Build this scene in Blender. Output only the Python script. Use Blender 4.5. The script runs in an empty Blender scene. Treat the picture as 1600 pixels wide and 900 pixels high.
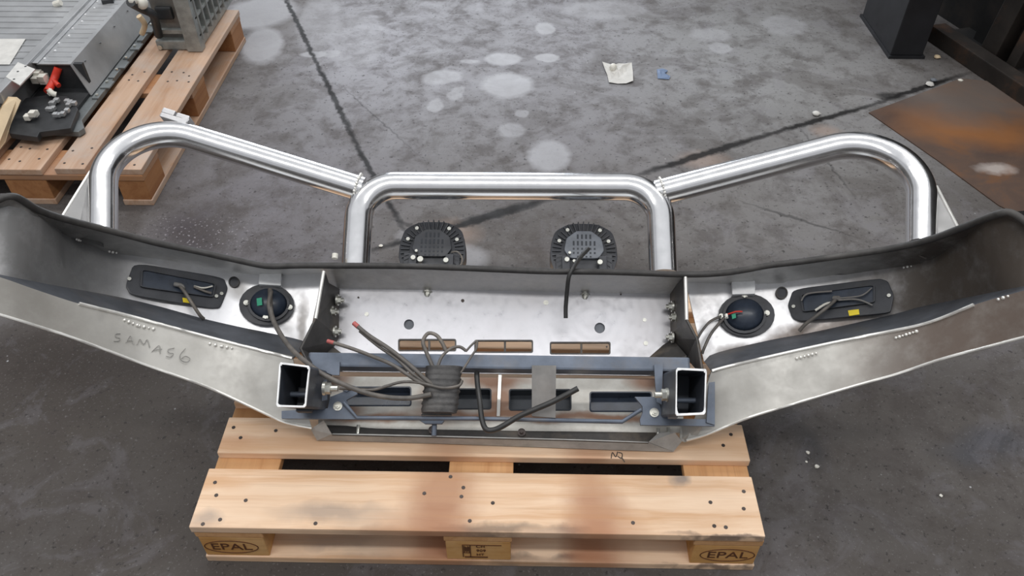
import bpy, bmesh, math, random
from mathutils import Vector, Matrix
random.seed(7)
scene = bpy.context.scene
COL = scene.collection

# ------------------------------------------------------------------ camera
CAM = Vector((.6881, -.8586, 1.6536)); PITCH = math.radians(43.37); YAW = -.0182; FOC = 1250.0
FW = Vector((math.sin(YAW)*math.cos(PITCH), math.cos(YAW)*math.cos(PITCH), -math.sin(PITCH)))
RT = Vector((math.cos(YAW), -math.sin(YAW), 0)); UP = RT.cross(FW)
cd = bpy.data.cameras.new('camera'); cam = bpy.data.objects.new('camera', cd); COL.objects.link(cam)
cd.sensor_width = 36; cd.lens = 36*FOC/1600; cd.clip_start = .02
cam.matrix_world = Matrix((( RT.x, UP.x, -FW.x, CAM.x), (RT.y, UP.y, -FW.y, CAM.y), (RT.z, UP.z, -FW.z, CAM.z), (0,0,0,1)))
scene.camera = cam

# ------------------------------------------------------------------ light
scene.view_settings.view_transform = 'Standard'; scene.view_settings.look = 'None'
scene.view_settings.gamma = 1; scene.view_settings.use_curve_mapping = False
scene.view_settings.exposure = 0.22
wd = bpy.data.worlds.new('world'); scene.world = wd; wd.use_nodes = True
nt = wd.node_tree; nt.nodes.clear()
wo = nt.nodes.new('ShaderNodeOutputWorld'); bg = nt.nodes.new('ShaderNodeBackground')
tc = nt.nodes.new('ShaderNodeTexCoord'); sx = nt.nodes.new('ShaderNodeSeparateXYZ')
rp = nt.nodes.new('ShaderNodeValToRGB'); mr = nt.nodes.new('ShaderNodeMapRange')
mr.inputs[1].default_value = -1; mr.inputs[2].default_value = 1
nt.links.new(tc.outputs['Generated'], sx.inputs[0]); nt.links.new(sx.outputs[2], mr.inputs[0]); nt.links.new(mr.outputs[0], rp.inputs[0])
e = rp.color_ramp.elements
e[0].position = .46; e[0].color = (.05,.05,.05,1); e[1].position = .97; e[1].color = (.60,.61,.63,1)
k = e.new(.54); k.color = (.09,.085,.082,1); k = e.new(.63); k.color = (.11,.108,.106,1); k = e.new(.70); k.color = (.46,.47,.49,1); k = e.new(.77); k.color = (.36,.365,.38,1); k = e.new(.86); k.color = (.56,.57,.59,1)
nt.links.new(rp.outputs[0], bg.inputs[0]); bg.inputs[1].default_value = 1.0
nt.links.new(bg.outputs[0], wo.inputs[0])
def area(name, loc, rot, sx_, sy_, power, color=(1,1,1)):
    l = bpy.data.lights.new(name, 'AREA'); l.shape = 'RECTANGLE'; l.size = sx_; l.size_y = sy_; l.energy = power; l.color = color
    o = bpy.data.objects.new(name, l); o.location = loc; o.rotation_euler = rot; COL.objects.link(o); return o
area('hall_strip_light', (.4, 2.6, 5.2), (0,0,0), 7.0, .4, 105, (1,.98,.95))
area('hall_strip_light', (.4, -1.4, 5.2), (0,0,0), 7.0, .4, 105, (1,.98,.95))
area('daylight_door', (-.3, 9.0, 2.6), (math.radians(-90),0,0), 2.6, 3.4, 230, (.86,.92,1))

# ------------------------------------------------------------------ projection helpers (pixel of the photo -> point on a real plane)
def ray(x, y): return FW + RT*((x-800)/FOC) - UP*((y-450)/FOC)
def onZ(x, y, z=0.0):
    d = ray(x, y); return CAM + d*((z-CAM.z)/d.z)
TAU = math.radians(27)
EX = Vector((1,0,0)); EV = Vector((0, math.cos(TAU), math.sin(TAU))); EW = Vector((0, -math.sin(TAU), math.cos(TAU)))
O0 = Vector((0, .22, .144))          # the bar stands tilted on its lower lip; v runs up the bar, w towards the vehicle
def B(X, v, w): return O0 + EX*X + EV*v + EW*w
def P(x, y, w):
    d = ray(x, y); t = ((O0-CAM).dot(EW)+w)/d.dot(EW); return CAM + d*t
def loc(p):
    q = p-O0; return (q.x, q.dot(EV), q.dot(EW))
def onPlane(x, y, p0, n):
    d = ray(x, y); return CAM + d*((p0-CAM).dot(n)/d.dot(n))
def lerp_tab(tab, x):
    t = sorted(tab)
    if x <= t[0][0]: return t[0][1]
    for (a, b), (c, d) in zip(t, t[1:]):
        if x <= c: return b+(d-b)*(x-a)/(c-a)
    return t[-1][1]

# ------------------------------------------------------------------ material helpers
def new_mat(name):
    m = bpy.data.materials.new(name); m.use_nodes = True
    return m, m.node_tree, m.node_tree.nodes['Principled BSDF']
def N(nt, t, **kw):
    n = nt.nodes.new(t)
    for k, v in kw.items(): setattr(n, k, v)
    return n
def noise(nt, vec, scale, detail=4, rough=.6, dist=0):
    n = N(nt, 'ShaderNodeTexNoise'); n.inputs['Scale'].default_value = scale; n.inputs['Detail'].default_value = detail
    n.inputs['Roughness'].default_value = rough; n.inputs['Distortion'].default_value = dist
    if vec is not None: nt.links.new(vec, n.inputs['Vector'])
    return n.outputs['Fac']
def ramp(nt, fac, stops):
    r = N(nt, 'ShaderNodeValToRGB'); nt.links.new(fac, r.inputs[0]); e = r.color_ramp.elements
    e[0].position, e[0].color = stops[0][0], tuple(stops[0][1])+(1,)
    e[1].position, e[1].color = stops[-1][0], tuple(stops[-1][1])+(1,)
    for p, c in stops[1:-1]:
        q = e.new(p); q.color = tuple(c)+(1,)
    return r.outputs[0]
def maprange(nt, v, a, b, c=0., d=1.):
    n = N(nt, 'ShaderNodeMapRange'); nt.links.new(v, n.inputs[0])
    for i, q in enumerate((a, b, c, d)): n.inputs[i+1].default_value = q
    return n.outputs[0]
def mth(nt, op, a, b=None):
    n = N(nt, 'ShaderNodeMath', operation=op)
    for i, q in enumerate((a, b)):
        if q is None: continue
        if isinstance(q, (int, float)): n.inputs[i].default_value = q
        else: nt.links.new(q, n.inputs[i])
    return n.outputs[0]
def mix(nt, f, a, b):
    n = N(nt, 'ShaderNodeMix', data_type='RGBA')
    if isinstance(f, (int, float)): n.inputs[0].default_value = f
    else: nt.links.new(f, n.inputs[0])
    for i, q in ((6, a), (7, b)):
        if isinstance(q, (tuple, list)): n.inputs[i].default_value = tuple(q)+(1,)
        else: nt.links.new(q, n.inputs[i])
    return n.outputs[2]
def vscale(nt, vec, s):
    m = N(nt, 'ShaderNodeMapping'); nt.links.new(vec, m.inputs[0]); m.inputs['Scale'].default_value = s
    return m.outputs[0]
def coords(nt): return N(nt, 'ShaderNodeTexCoord').outputs['Object']
def warp(nt, vec, scale, amt):
    n = N(nt, 'ShaderNodeTexNoise'); n.inputs['Scale'].default_value = scale; n.inputs['Detail'].default_value = 4
    nt.links.new(vec, n.inputs['Vector'])
    s = N(nt, 'ShaderNodeVectorMath', operation='SUBTRACT'); nt.links.new(n.outputs['Color'], s.inputs[0]); s.inputs[1].default_value = (.5,.5,.5)
    m = N(nt, 'ShaderNodeVectorMath', operation='SCALE'); nt.links.new(s.outputs[0], m.inputs[0]); m.inputs['Scale'].default_value = amt
    a = N(nt, 'ShaderNodeVectorMath', operation='ADD'); nt.links.new(vec, a.inputs[0]); nt.links.new(m.outputs[0], a.inputs[1])
    return a.outputs[0]
def blob(nt, vec, cx, cy, rx, ry, ang=0., soft=.25, cz=0., flat=True):
    """1 inside an ellipse of the surface, 0 outside"""
    m = N(nt, 'ShaderNodeMapping', vector_type='TEXTURE'); nt.links.new(vec, m.inputs[0])
    m.inputs['Location'].default_value = (cx, cy, cz); m.inputs['Rotation'].default_value = (0,0,ang)
    m.inputs['Scale'].default_value = (rx, ry, 50.)
    l = N(nt, 'ShaderNodeVectorMath', operation='LENGTH'); nt.links.new(m.outputs[0], l.inputs[0])
    return maprange(nt, l.outputs['Value'], 1-soft, 1+soft, 1, 0)
def bump(nt, b, h, strength=.2, dist=.002):
    n = N(nt, 'ShaderNodeBump'); n.inputs['Strength'].default_value = strength; n.inputs['Distance'].default_value = dist
    nt.links.new(h, n.inputs['Height']); nt.links.new(n.outputs[0], b.inputs['Normal'])

def simple(name, color, rough=.5, metal=0., var=.25, scale=30, bmp=.0, dirt=None, dirt_amt=.5, dirt_scale=6):
    m, nt, b = new_mat(name); v = coords(nt)
    f = noise(nt, v, scale, 5)
    c = ramp(nt, f, [(.3, [q*(1-var) for q in color]), (.7, [min(1, q*(1+var)) for q in color])])
    if dirt is not None:
        g = maprange(nt, noise(nt, v, dirt_scale, 6, .65), .5, .68)
        g = mth(nt, 'MULTIPLY', g, dirt_amt)
        c = mix(nt, g, c, dirt)
        mm = maprange(nt, g, 0, 1, metal, metal*.2); nt.links.new(mm, b.inputs['Metallic'])
    else: b.inputs['Metallic'].default_value = metal
    nt.links.new(c, b.inputs['Base Color'])
    nt.links.new(maprange(nt, noise(nt, v, scale*.4, 4), .3, .7, max(.03, rough*.8), min(1, rough*1.25)), b.inputs['Roughness'])
    if bmp: bump(nt, b, f, bmp, .002)
    return m

def aluminium(name, color, rough, brush=(1,1,1), var=.08, dirt=None, dirt_amt=.4, dirt_scale=5, metal=1., arcs=None, stains_tints=(), bmp=.06):
    m, nt, b = new_mat(name); v = coords(nt)
    f = noise(nt, vscale(nt, v, brush), 40, 5, .7)
    c = ramp(nt, f, [(.3, [q*(1-var) for q in color]), (.7, [min(1, q*(1+var)) for q in color])])
    ro = maprange(nt, f, .25, .75, rough*.75, rough*1.3)
    if dirt is not None:
        g = mth(nt, 'MULTIPLY', maprange(nt, noise(nt, v, dirt_scale, 6, .65), .48, .7), dirt_amt)
        c = mix(nt, g, c, dirt); ro = mth(nt, 'ADD', ro, mth(nt, 'MULTIPLY', g, .35))
        nt.links.new(maprange(nt, g, 0, 1, metal, .15), b.inputs['Metallic'])
    else:
        b.inputs['Metallic'].default_value = metal
    if stains_tints:
        vw = warp(nt, v, 9, .06); fs = noise(nt, v, 18, 6, .65); tot = None
        for (x, y, w, rx, ry, ang, col, amt) in stains_tints:
            q = P(x, y, w)-Vector((.647,.45,.145))
            k_ = mth(nt, 'MULTIPLY', blob(nt, vw, q.x, q.y, rx, ry, ang, .5), amt); k_ = mth(nt, 'MULTIPLY', k_, maprange(nt, fs, .3, .55, .6, 1))
            c = mix(nt, k_, c, col); tot = k_ if tot is None else mth(nt, 'MAXIMUM', tot, k_)
        old = b.inputs['Metallic'].links[0].from_socket if b.inputs['Metallic'].links else metal
        nt.links.new(mth(nt, 'MULTIPLY', mth(nt, 'SUBTRACT', 1., tot), old), b.inputs['Metallic'])
        ro = mth(nt, 'ADD', ro, mth(nt, 'MULTIPLY', tot, .2))
    nt.links.new(c, b.inputs['Base Color']); nt.links.new(ro, b.inputs['Roughness'])
    if arcs:
        mp = N(nt, 'ShaderNodeMapping'); nt.links.new(v, mp.inputs[0]); mp.inputs['Location'].default_value = [-q for q in arcs]
        wv = N(nt, 'ShaderNodeTexWave', wave_type='RINGS', rings_direction='SPHERICAL'); wv.inputs['Scale'].default_value = 14
        wv.inputs['Distortion'].default_value = 1.5; nt.links.new(mp.outputs[0], wv.inputs[0])
        bump(nt, b, wv.outputs['Fac'], .05, .0012)
    elif bmp: bump(nt, b, f, bmp, .001)
    return m

def wood(name, light, dark, axis=0, stains_tints=(), grey=.0, weather=None):
    m, nt, b = new_mat(name); v0 = coords(nt)
    info = N(nt, 'ShaderNodeObjectInfo')
    off = N(nt, 'ShaderNodeVectorMath', operation='ADD'); nt.links.new(v0, off.inputs[0])
    sc_ = N(nt, 'ShaderNodeVectorMath', operation='SCALE'); cmb = N(nt, 'ShaderNodeCombineXYZ')
    for i in range(3): nt.links.new(info.outputs['Random'], cmb.inputs[i])
    nt.links.new(cmb.outputs[0], sc_.inputs[0]); sc_.inputs['Scale'].default_value = 7.0
    nt.links.new(sc_.outputs[0], off.inputs[1]); v = off.outputs[0]
    s = [26., 26., 26.]; s[axis] = 1.3
    vv = vscale(nt, warp(nt, v, 3, .03), s)
    f = noise(nt, vv, 1.0, 6, .62, .6)
    s2 = [110., 110., 110.]; s2[axis] = 2.5
    g = noise(nt, vscale(nt, v, s2), 1.0, 3, .6)
    c = ramp(nt, f, [(.28, dark), (.5, [(a*2+b_)/3 for a, b_ in zip(light, dark)]), (.72, light)])
    c = mix(nt, maprange(nt, g, .55, .75, 0, .35), c, [q*.72 for q in dark])
    big = noise(nt, v, 2.2, 3)
    c = mix(nt, maprange(nt, big, .5, .75, 0, .45), c, [q*.9 for q in dark])
    if weather: c = mix(nt, maprange(nt, noise(nt, v, 5, 5, .7), .45, .7, 0, weather[1]), c, weather[0])
    vw = warp(nt, v0, 14, .05)
    for (cx, cy, rx, ry, col, amt) in stains_tints:
        q = mth(nt, 'MULTIPLY', blob(nt, vw, cx, cy, rx, ry, 0, .55), amt)
        q = mth(nt, 'MULTIPLY', q, maprange(nt, f, .3, .6, .55, 1))
        c = mix(nt, q, c, col)
    nt.links.new(c, b.inputs['Base Color']); b.inputs['Roughness'].default_value = .68
    bump(nt, b, g, .25, .002)
    return m

# ------------------------------------------------------------------ materials
M = {}
M['tube'] = aluminium('polished_aluminium', (.84,.84,.85), .17, (1,1,1), .04, bmp=0)
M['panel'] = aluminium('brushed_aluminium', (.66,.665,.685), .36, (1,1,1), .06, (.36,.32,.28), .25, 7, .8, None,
    [(1560,400,.38,.20,.30,0,(.085,.07,.058),.93), (1620,400,.42,.2,.4,0,(.085,.07,.058),.93), (30,385,.38,.12,.25,0,(.16,.158,.155),.6), (-10,380,.42,.1,.3,0,(.13,.128,.125),.6),  # wing tips tinted dark brown on the right, grey on the left
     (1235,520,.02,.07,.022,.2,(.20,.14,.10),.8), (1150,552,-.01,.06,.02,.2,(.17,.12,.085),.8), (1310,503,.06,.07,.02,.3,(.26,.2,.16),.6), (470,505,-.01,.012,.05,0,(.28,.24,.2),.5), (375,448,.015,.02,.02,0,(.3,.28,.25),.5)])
M['plate'] = aluminium('machined_aluminium', (.47,.47,.495), .33, (1,1,1), .06, (.33,.3,.28), .2, 5, 1., tuple(P(925,505,-.05)-Vector((.647,.45,.145))))
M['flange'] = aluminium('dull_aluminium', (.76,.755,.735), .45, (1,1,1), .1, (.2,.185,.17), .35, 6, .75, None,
    [(1500,360,.3,.12,.12,0,(.07,.058,.05),.85), (1590,350,.42,.2,.2,0,(.07,.058,.05),.9), (60,338,.36,.10,.12,0,(.12,.12,.12),.6), (0,320,.44,.14,.2,0,(.08,.08,.08),.7)])  # brown and grey tints darken the flange towards both tips
M['gusset'] = aluminium('gusset_aluminium', (.27,.27,.27), .45, (1,1,1), .08, None, 0, 1, .7)
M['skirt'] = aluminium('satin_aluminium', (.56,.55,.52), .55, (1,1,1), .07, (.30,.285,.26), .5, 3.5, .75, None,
    [(1560,505,.37,.17,.22,0,(.15,.115,.095),.85), (1640,480,.44,.2,.3,0,(.15,.115,.095),.85), (30,480,.40,.11,.12,.3,(.20,.185,.165),.6)])  # skirt tinted browner towards the tips
M['edge'] = aluminium('cut_aluminium', (.92,.91,.87), .4, (1,1,1), .05, None, 0, 1, .6)
M['tape'] = simple('strip_dark', (.13,.14,.16), .55, .5, .2, 20, .1, (.2,.17,.14), .4)
M['rubber'] = simple('rubber', (.045,.043,.042), .6, 0, .3, 40, .15, (.16,.15,.14), .4)
M['black'] = simple('black_plastic', (.036,.039,.047), .42, 0, .3, 30, 0, (.10,.095,.09), .3, 9)
M['black_blue'] = simple('lamp_back', (.03,.04,.06), .3, 0, .3, 30)
M['grey_plastic'] = simple('grey_plastic', (.16,.175,.2), .5, 0, .2, 30)
M['steel_blue'] = simple('blue_black_steel', (.13,.155,.2), .5, .35, .2, 18, .1, (.17,.15,.13), .45, 10)
M['rail_steel'] = simple('rail_steel', (.075,.085,.105), .5, .3, .2, 18, .1, (.1,.09,.08), .4, 10)
M['bracket'] = simple('dark_bracket', (.075,.072,.07), .5, .5, .3, 15, .1, (.2,.16,.12), .6, 9)
M['hole'] = simple('dark_void', (.035,.04,.048), .6, .2, .2, 20)
M['strap'] = simple('grey_steel_strap', (.19,.185,.178), .6, .05, .2, 25, .1, (.2,.17,.15), .4)
M['lip'] = simple('lip_steel', (.40,.395,.38), .6, .05, .2, 25, .1, (.22,.19,.17), .4)
M['zinc'] = simple('zinc_bolt', (.62,.62,.57), .35, .9, .2, 60, .1)
M['white_metal'] = simple('bright_cut_steel', (.86,.87,.88), .5, .2, .08, 60, .2)
M['cable'] = simple('cable', (.12,.11,.10), .5, 0, .3, 40, .1, (.3,.26,.22), .5, 12)
M['cable_black'] = simple('cable_black', (.03,.03,.03), .45, 0, .3, 40, .1)
M['loom'] = simple('loom_tape', (.05,.048,.048), .42, 0, .35, 60, .5, (.2,.18,.16), .35, 14)
M['yellow'] = simple('yellow_tag', (.85,.66,.02), .5, 0, .05)
M['green'] = simple('green_tag', (.02,.32,.18), .5, 0, .1)
M['red'] = simple('red_plastic', (.62,.04,.02), .45, 0, .15)
M['pink'] = simple('red_sleeve', (.5,.13,.12), .5, 0, .15)
M['white'] = simple('white_plastic', (.75,.73,.66), .5, 0, .1, 30)
M['cream'] = simple('cream_card', (.68,.54,.36), .7, 0, .08, 20)
M['ink'] = simple('ink', (.06,.05,.045), .7, 0, .2)
M['brand'] = simple('branded_mark', (.10,.035,.012), .8, 0, .2, 90)
M['pencil'] = simple('pencil', (.30,.295,.28), .6, .2, .2)
M['nail'] = simple('nail', (.09,.075,.07), .55, .6, .3, 80)
M['pack'] = simple('pack_metal', (.50,.51,.52), .42, .7, .15, 8, .05, (.3,.3,.3), .4, 5)
M['pack_dark'] = simple('pack_dark', (.03,.032,.035), .5, .1, .3, 20)
M['pack_grey'] = simple('pack_grey', (.17,.185,.19), .5, .4, .25, 15)
M['cast'] = simple('cast_metal', (.36,.38,.37), .5, .55, .25, 25, .3, (.15,.15,.14), .5, 8)
M['cast_dark'] = simple('cast_front', (.17,.165,.155), .55, .4, .3, 18, .2)
M['paper'] = simple('paper', (.60,.59,.56), .8, 0, .1, 30, .2)
M['blue_paper'] = simple('blue_card', (.15,.21,.33), .7, 0, .1, 30)
M['column'] = simple('dark_painted_steel', (.016,.0165,.02), .55, .0, .25, 10, .1)
M['machine'] = simple('dark_machine', (.008,.0075,.0075), .65, .0, .4, 12, .2, (.05,.035,.025), .5, 5)
M['rail'] = simple('rusty_rail', (.026,.021,.018), .65, .2, .4, 10, .2, (.14,.06,.025), .6, 4)
stain_shade = []  # reddish bands carry shade painted into the board colour; the rest are stains
for (x, y, rx, ry, c, a) in [(690,770,.07,.09,(.33,.13,.06),.55), (930,780,.05,.13,(.40,.19,.10),.5), (520,800,.10,.02,(.28,.22,.19),.6),
        (770,826,.09,.010,(.08,.06,.05),.8), (890,828,.035,.009,(.08,.06,.05),.7), (1062,749,.018,.014,(.12,.13,.15),.8),
        (700,690,.10,.05,(.40,.22,.12),.4), (960,706,.10,.02,(.40,.2,.1),.5), (320,812,.03,.02,(.3,.26,.24),.6), (480,690,.08,.03,(.55,.28,.13),.5),
        (660,860,.10,.08,(.30,.10,.04),.75), (690,780,.05,.2,(.36,.14,.06),.45), (945,860,.07,.10,(.35,.12,.05),.7), (915,770,.04,.2,(.4,.17,.08),.4), (560,860,.07,.05,(.22,.17,.15),.7), (860,858,.06,.04,(.25,.2,.18),.6), (330,752,.06,.02,(.62,.33,.15),.6), (690,835,.5,.012,(.4,.22,.12),.3), (1140,838,.1,.004,(.1,.07,.06),.8), (365,690,.06,.02,(.55,.26,.12),.6)]:
    q = onZ(x, y, .144); stain_shade.append((q.x, q.y, rx, ry, c, a))
M['wood'] = wood('pine_board', (.92,.70,.51), (.66,.39,.21), 0, stain_shade)
M['wood_y'] = wood('pine_cross', (.66,.38,.18), (.5,.25,.10), 1)
M['chip'] = wood('block_wood', (.66,.36,.12), (.44,.20,.05), 0, (), 0, ((.75,.5,.25), .5))
M['wood_old'] = wood('weathered_board', (.58,.41,.30), (.40,.22,.12), 0, (), 0, ((.44,.40,.37), .6))
M['wood_old_y'] = wood('weathered_cross', (.48,.25,.12), (.34,.15,.06), 1, (), 0, ((.3,.26,.24), .4))
M['chip_old'] = wood('weathered_block', (.42,.20,.08), (.28,.11,.04), 0)

def floor_mat():
    m, nt, b = new_mat('stained_concrete'); v = coords(nt)
    f1 = noise(nt, v, 1.3, 8, .62, .4); f2 = noise(nt, v, 9, 8, .7, .3); f3 = noise(nt, v, 60, 4, .7)
    f4 = noise(nt, v, 2.6, 9, .68, .8); f5 = noise(nt, v, 4.3, 9, .7, 1.2); f6 = noise(nt, v, 140, 3, .7)
    c = ramp(nt, f1, [(.3, (.080,.071,.065)), (.5, (.138,.129,.126)), (.7, (.20,.194,.203))])
    vw = warp(nt, v, 5, .16); vs = warp(nt, v, 22, .035); vc = warp(nt, v, 30, .03)
    def px(x, y): 
        q = onZ(x, y); return q.x, q.y
    # wide tone areas: pale worn stretch across the middle with daylight sheen painted in, darker oily ground in front
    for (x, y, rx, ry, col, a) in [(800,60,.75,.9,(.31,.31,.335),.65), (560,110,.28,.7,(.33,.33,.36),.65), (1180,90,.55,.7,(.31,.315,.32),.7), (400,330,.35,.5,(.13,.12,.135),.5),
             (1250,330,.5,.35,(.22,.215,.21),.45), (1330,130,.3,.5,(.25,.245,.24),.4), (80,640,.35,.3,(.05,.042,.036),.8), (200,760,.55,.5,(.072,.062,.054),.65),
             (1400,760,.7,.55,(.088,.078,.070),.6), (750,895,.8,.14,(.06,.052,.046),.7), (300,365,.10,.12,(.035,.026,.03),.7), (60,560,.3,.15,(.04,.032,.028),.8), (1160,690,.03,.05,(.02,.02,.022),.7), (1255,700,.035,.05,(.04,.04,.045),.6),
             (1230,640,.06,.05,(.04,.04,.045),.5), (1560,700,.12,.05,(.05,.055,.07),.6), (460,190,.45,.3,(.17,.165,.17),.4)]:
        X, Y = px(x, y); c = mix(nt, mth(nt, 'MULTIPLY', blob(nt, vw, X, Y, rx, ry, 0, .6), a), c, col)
    c = mix(nt, maprange(nt, f4, .51, .58, 0, .38), c, (.072,.062,.055))
    c = mix(nt, maprange(nt, f5, .53, .60, 0, .2), c, (.2,.192,.215))
    c = mix(nt, maprange(nt, f2, .48, .62, 0, .5), c, (.068,.058,.054))
    c = mix(nt, maprange(nt, f3, .59, .66, 0, .75), c, (.032,.028,.028))
    c = mix(nt, maprange(nt, f6, .60, .70, 0, .35), c, (.3,.29,.29))
    # dried pale puddle marks
    for (x, y, rx, ry, a, t) in [(793,133,.105,.10,.95,.1), (786,92,.075,.055,.95,0), (855,90,.05,.042,.95,0), (852,45,.045,.06,.85,0), (690,121,.085,.06,.7,.3), (713,145,.03,.06,.6,-.3), (680,165,.03,.05,.65,0),
            (858,243,.075,.10,.7,0), (800,203,.05,.05,.5,0), (733,96,.04,.018,.6,0), (490,85,.06,.03,.7,0), (515,84,.05,.035,.5,0), (410,70,.09,.17,.75,.2), (405,20,.16,.18,.75,-.7), (815,178,.03,.03,.5,0),
            (1110,55,.09,.07,.45,0), (1125,75,.05,.05,.6,0), (940,15,.2,.10,.45,0), (1225,40,.10,.10,.4,0), (500,30,.10,.3,.4,.1), (560,60,.12,.3,.35,.1), (700,405,.12,.08,.5,0), (640,370,.05,.04,.3,0)]:
        X, Y = px(x, y); c = mix(nt, mth(nt, 'MULTIPLY', blob(nt, vs, X, Y, rx, ry, t, .16), a*.85), c, (.44,.445,.47))
    for (x, y, rx, ry) in [(700,365,.09,.06), (1290,205,.05,.04), (1100,250,.08,.05)]:
        X, Y = px(x, y); c = mix(nt, mth(nt, 'MULTIPLY', blob(nt, vs, X, Y, rx, ry, 0, .5), .5), c, (.36,.27,.22))
    # white chips and specks
    vo = N(nt, 'ShaderNodeTexVoronoi'); vo.inputs['Scale'].default_value = 34; nt.links.new(v, vo.inputs['Vector'])
    sp = mth(nt, 'MULTIPLY', maprange(nt, vo.outputs['Distance'], .06, .11, 1, 0), maprange(nt, noise(nt, v, 6, 3), .6, .66))
    c = mix(nt, sp, c, (.42,.42,.43))
    vo2 = N(nt, 'ShaderNodeTexVoronoi'); vo2.inputs['Scale'].default_value = 75; nt.links.new(warp(nt, v, 30, .03), vo2.inputs['Vector'])
    X, Y = px(310, 372); sp = mth(nt, 'MULTIPLY', maprange(nt, vo2.outputs['Distance'], .16, .26, 1, 0), blob(nt, vw, X, Y, .16, .10, 0, .5))
    c = mix(nt, mth(nt, 'MULTIPLY', sp, .8), c, (.3,.28,.3))
    # expansion joints, filled with black dirt
    def line(c, a, b_, w, amt=.95):
        (x0, y0), (x1, y1) = px(*a), px(*b_); L = math.hypot(x1-x0, y1-y0)
        return mix(nt, mth(nt, 'MULTIPLY', blob(nt, vc, (x0+x1)/2, (y0+y1)/2, L/2*1.05, w, math.atan2(y1-y0, x1-x0), .4), amt), c, (.012,.011,.011))
    c = line(c, (438,-20), (500,110), .011); c = line(c, (490,90), (560,230), .011); c = line(c, (550,215), (632,360), .011)
    c = line(c, (575,392), (820,325), .014); c = line(c, (700,355), (860,310), .02); c = line(c, (990,275), (1210,207), .016)
    c = line(c, (1200,210), (1370,162), .014); c = line(c, (1370,160), (1500,118), .014); c = line(c, (1373,150), (1410,150), .03, .8)
    c = line(c, (1175,320), (1320,365), .006, .5); c = line(c, (540,140), (640,230), .004, .4); c = line(c, (1250,200), (1330,300), .005, .4)
    c = line(c, (620,345), (700,372), .008, .6)
    nt.links.new(c, b.inputs['Base Color'])
    nt.links.new(maprange(nt, f2, .35, .65, .5, .75), b.inputs['Roughness'])
    b.inputs['Specular IOR Level'].default_value = .2
    bump(nt, b, f3, .25, .003)
    return m
M['floor'] = floor_mat()
def rust_mat():
    m, nt, b = new_mat('rusty_plate'); v = coords(nt)
    f = noise(nt, v, 3, 7, .65, .5)
    c = ramp(nt, f, [(.3, (.055,.036,.03)), (.52, (.10,.062,.045)), (.66, (.17,.075,.03)), (.8, (.25,.10,.03))])
    def px(x, y): q = onZ(x, y); return q.x, q.y
    vw = warp(nt, v, 6, .2)
    X, Y = px(1530,205); c = mix(nt, mth(nt, 'MULTIPLY', blob(nt, vw, X, Y, .26, .11, -.3, .6), .6), c, (.34,.13,.03))
    X, Y = px(1500,150); c = mix(nt, mth(nt, 'MULTIPLY', blob(nt, vw, X, Y, .25, .18, 0, .5), .7), c, (.15,.125,.11))
    X, Y = px(1555,265); c = mix(nt, mth(nt, 'MULTIPLY', blob(nt, warp(nt, v, 25, .05), X, Y, .06, .03, 0, .5), .7), c, (.5,.45,.42))
    nt.links.new(c, b.inputs['Base Color']); b.inputs['Roughness'].default_value = .6; bump(nt, b, f, .2, .003)
    return m
M['rust'] = rust_mat()

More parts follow.
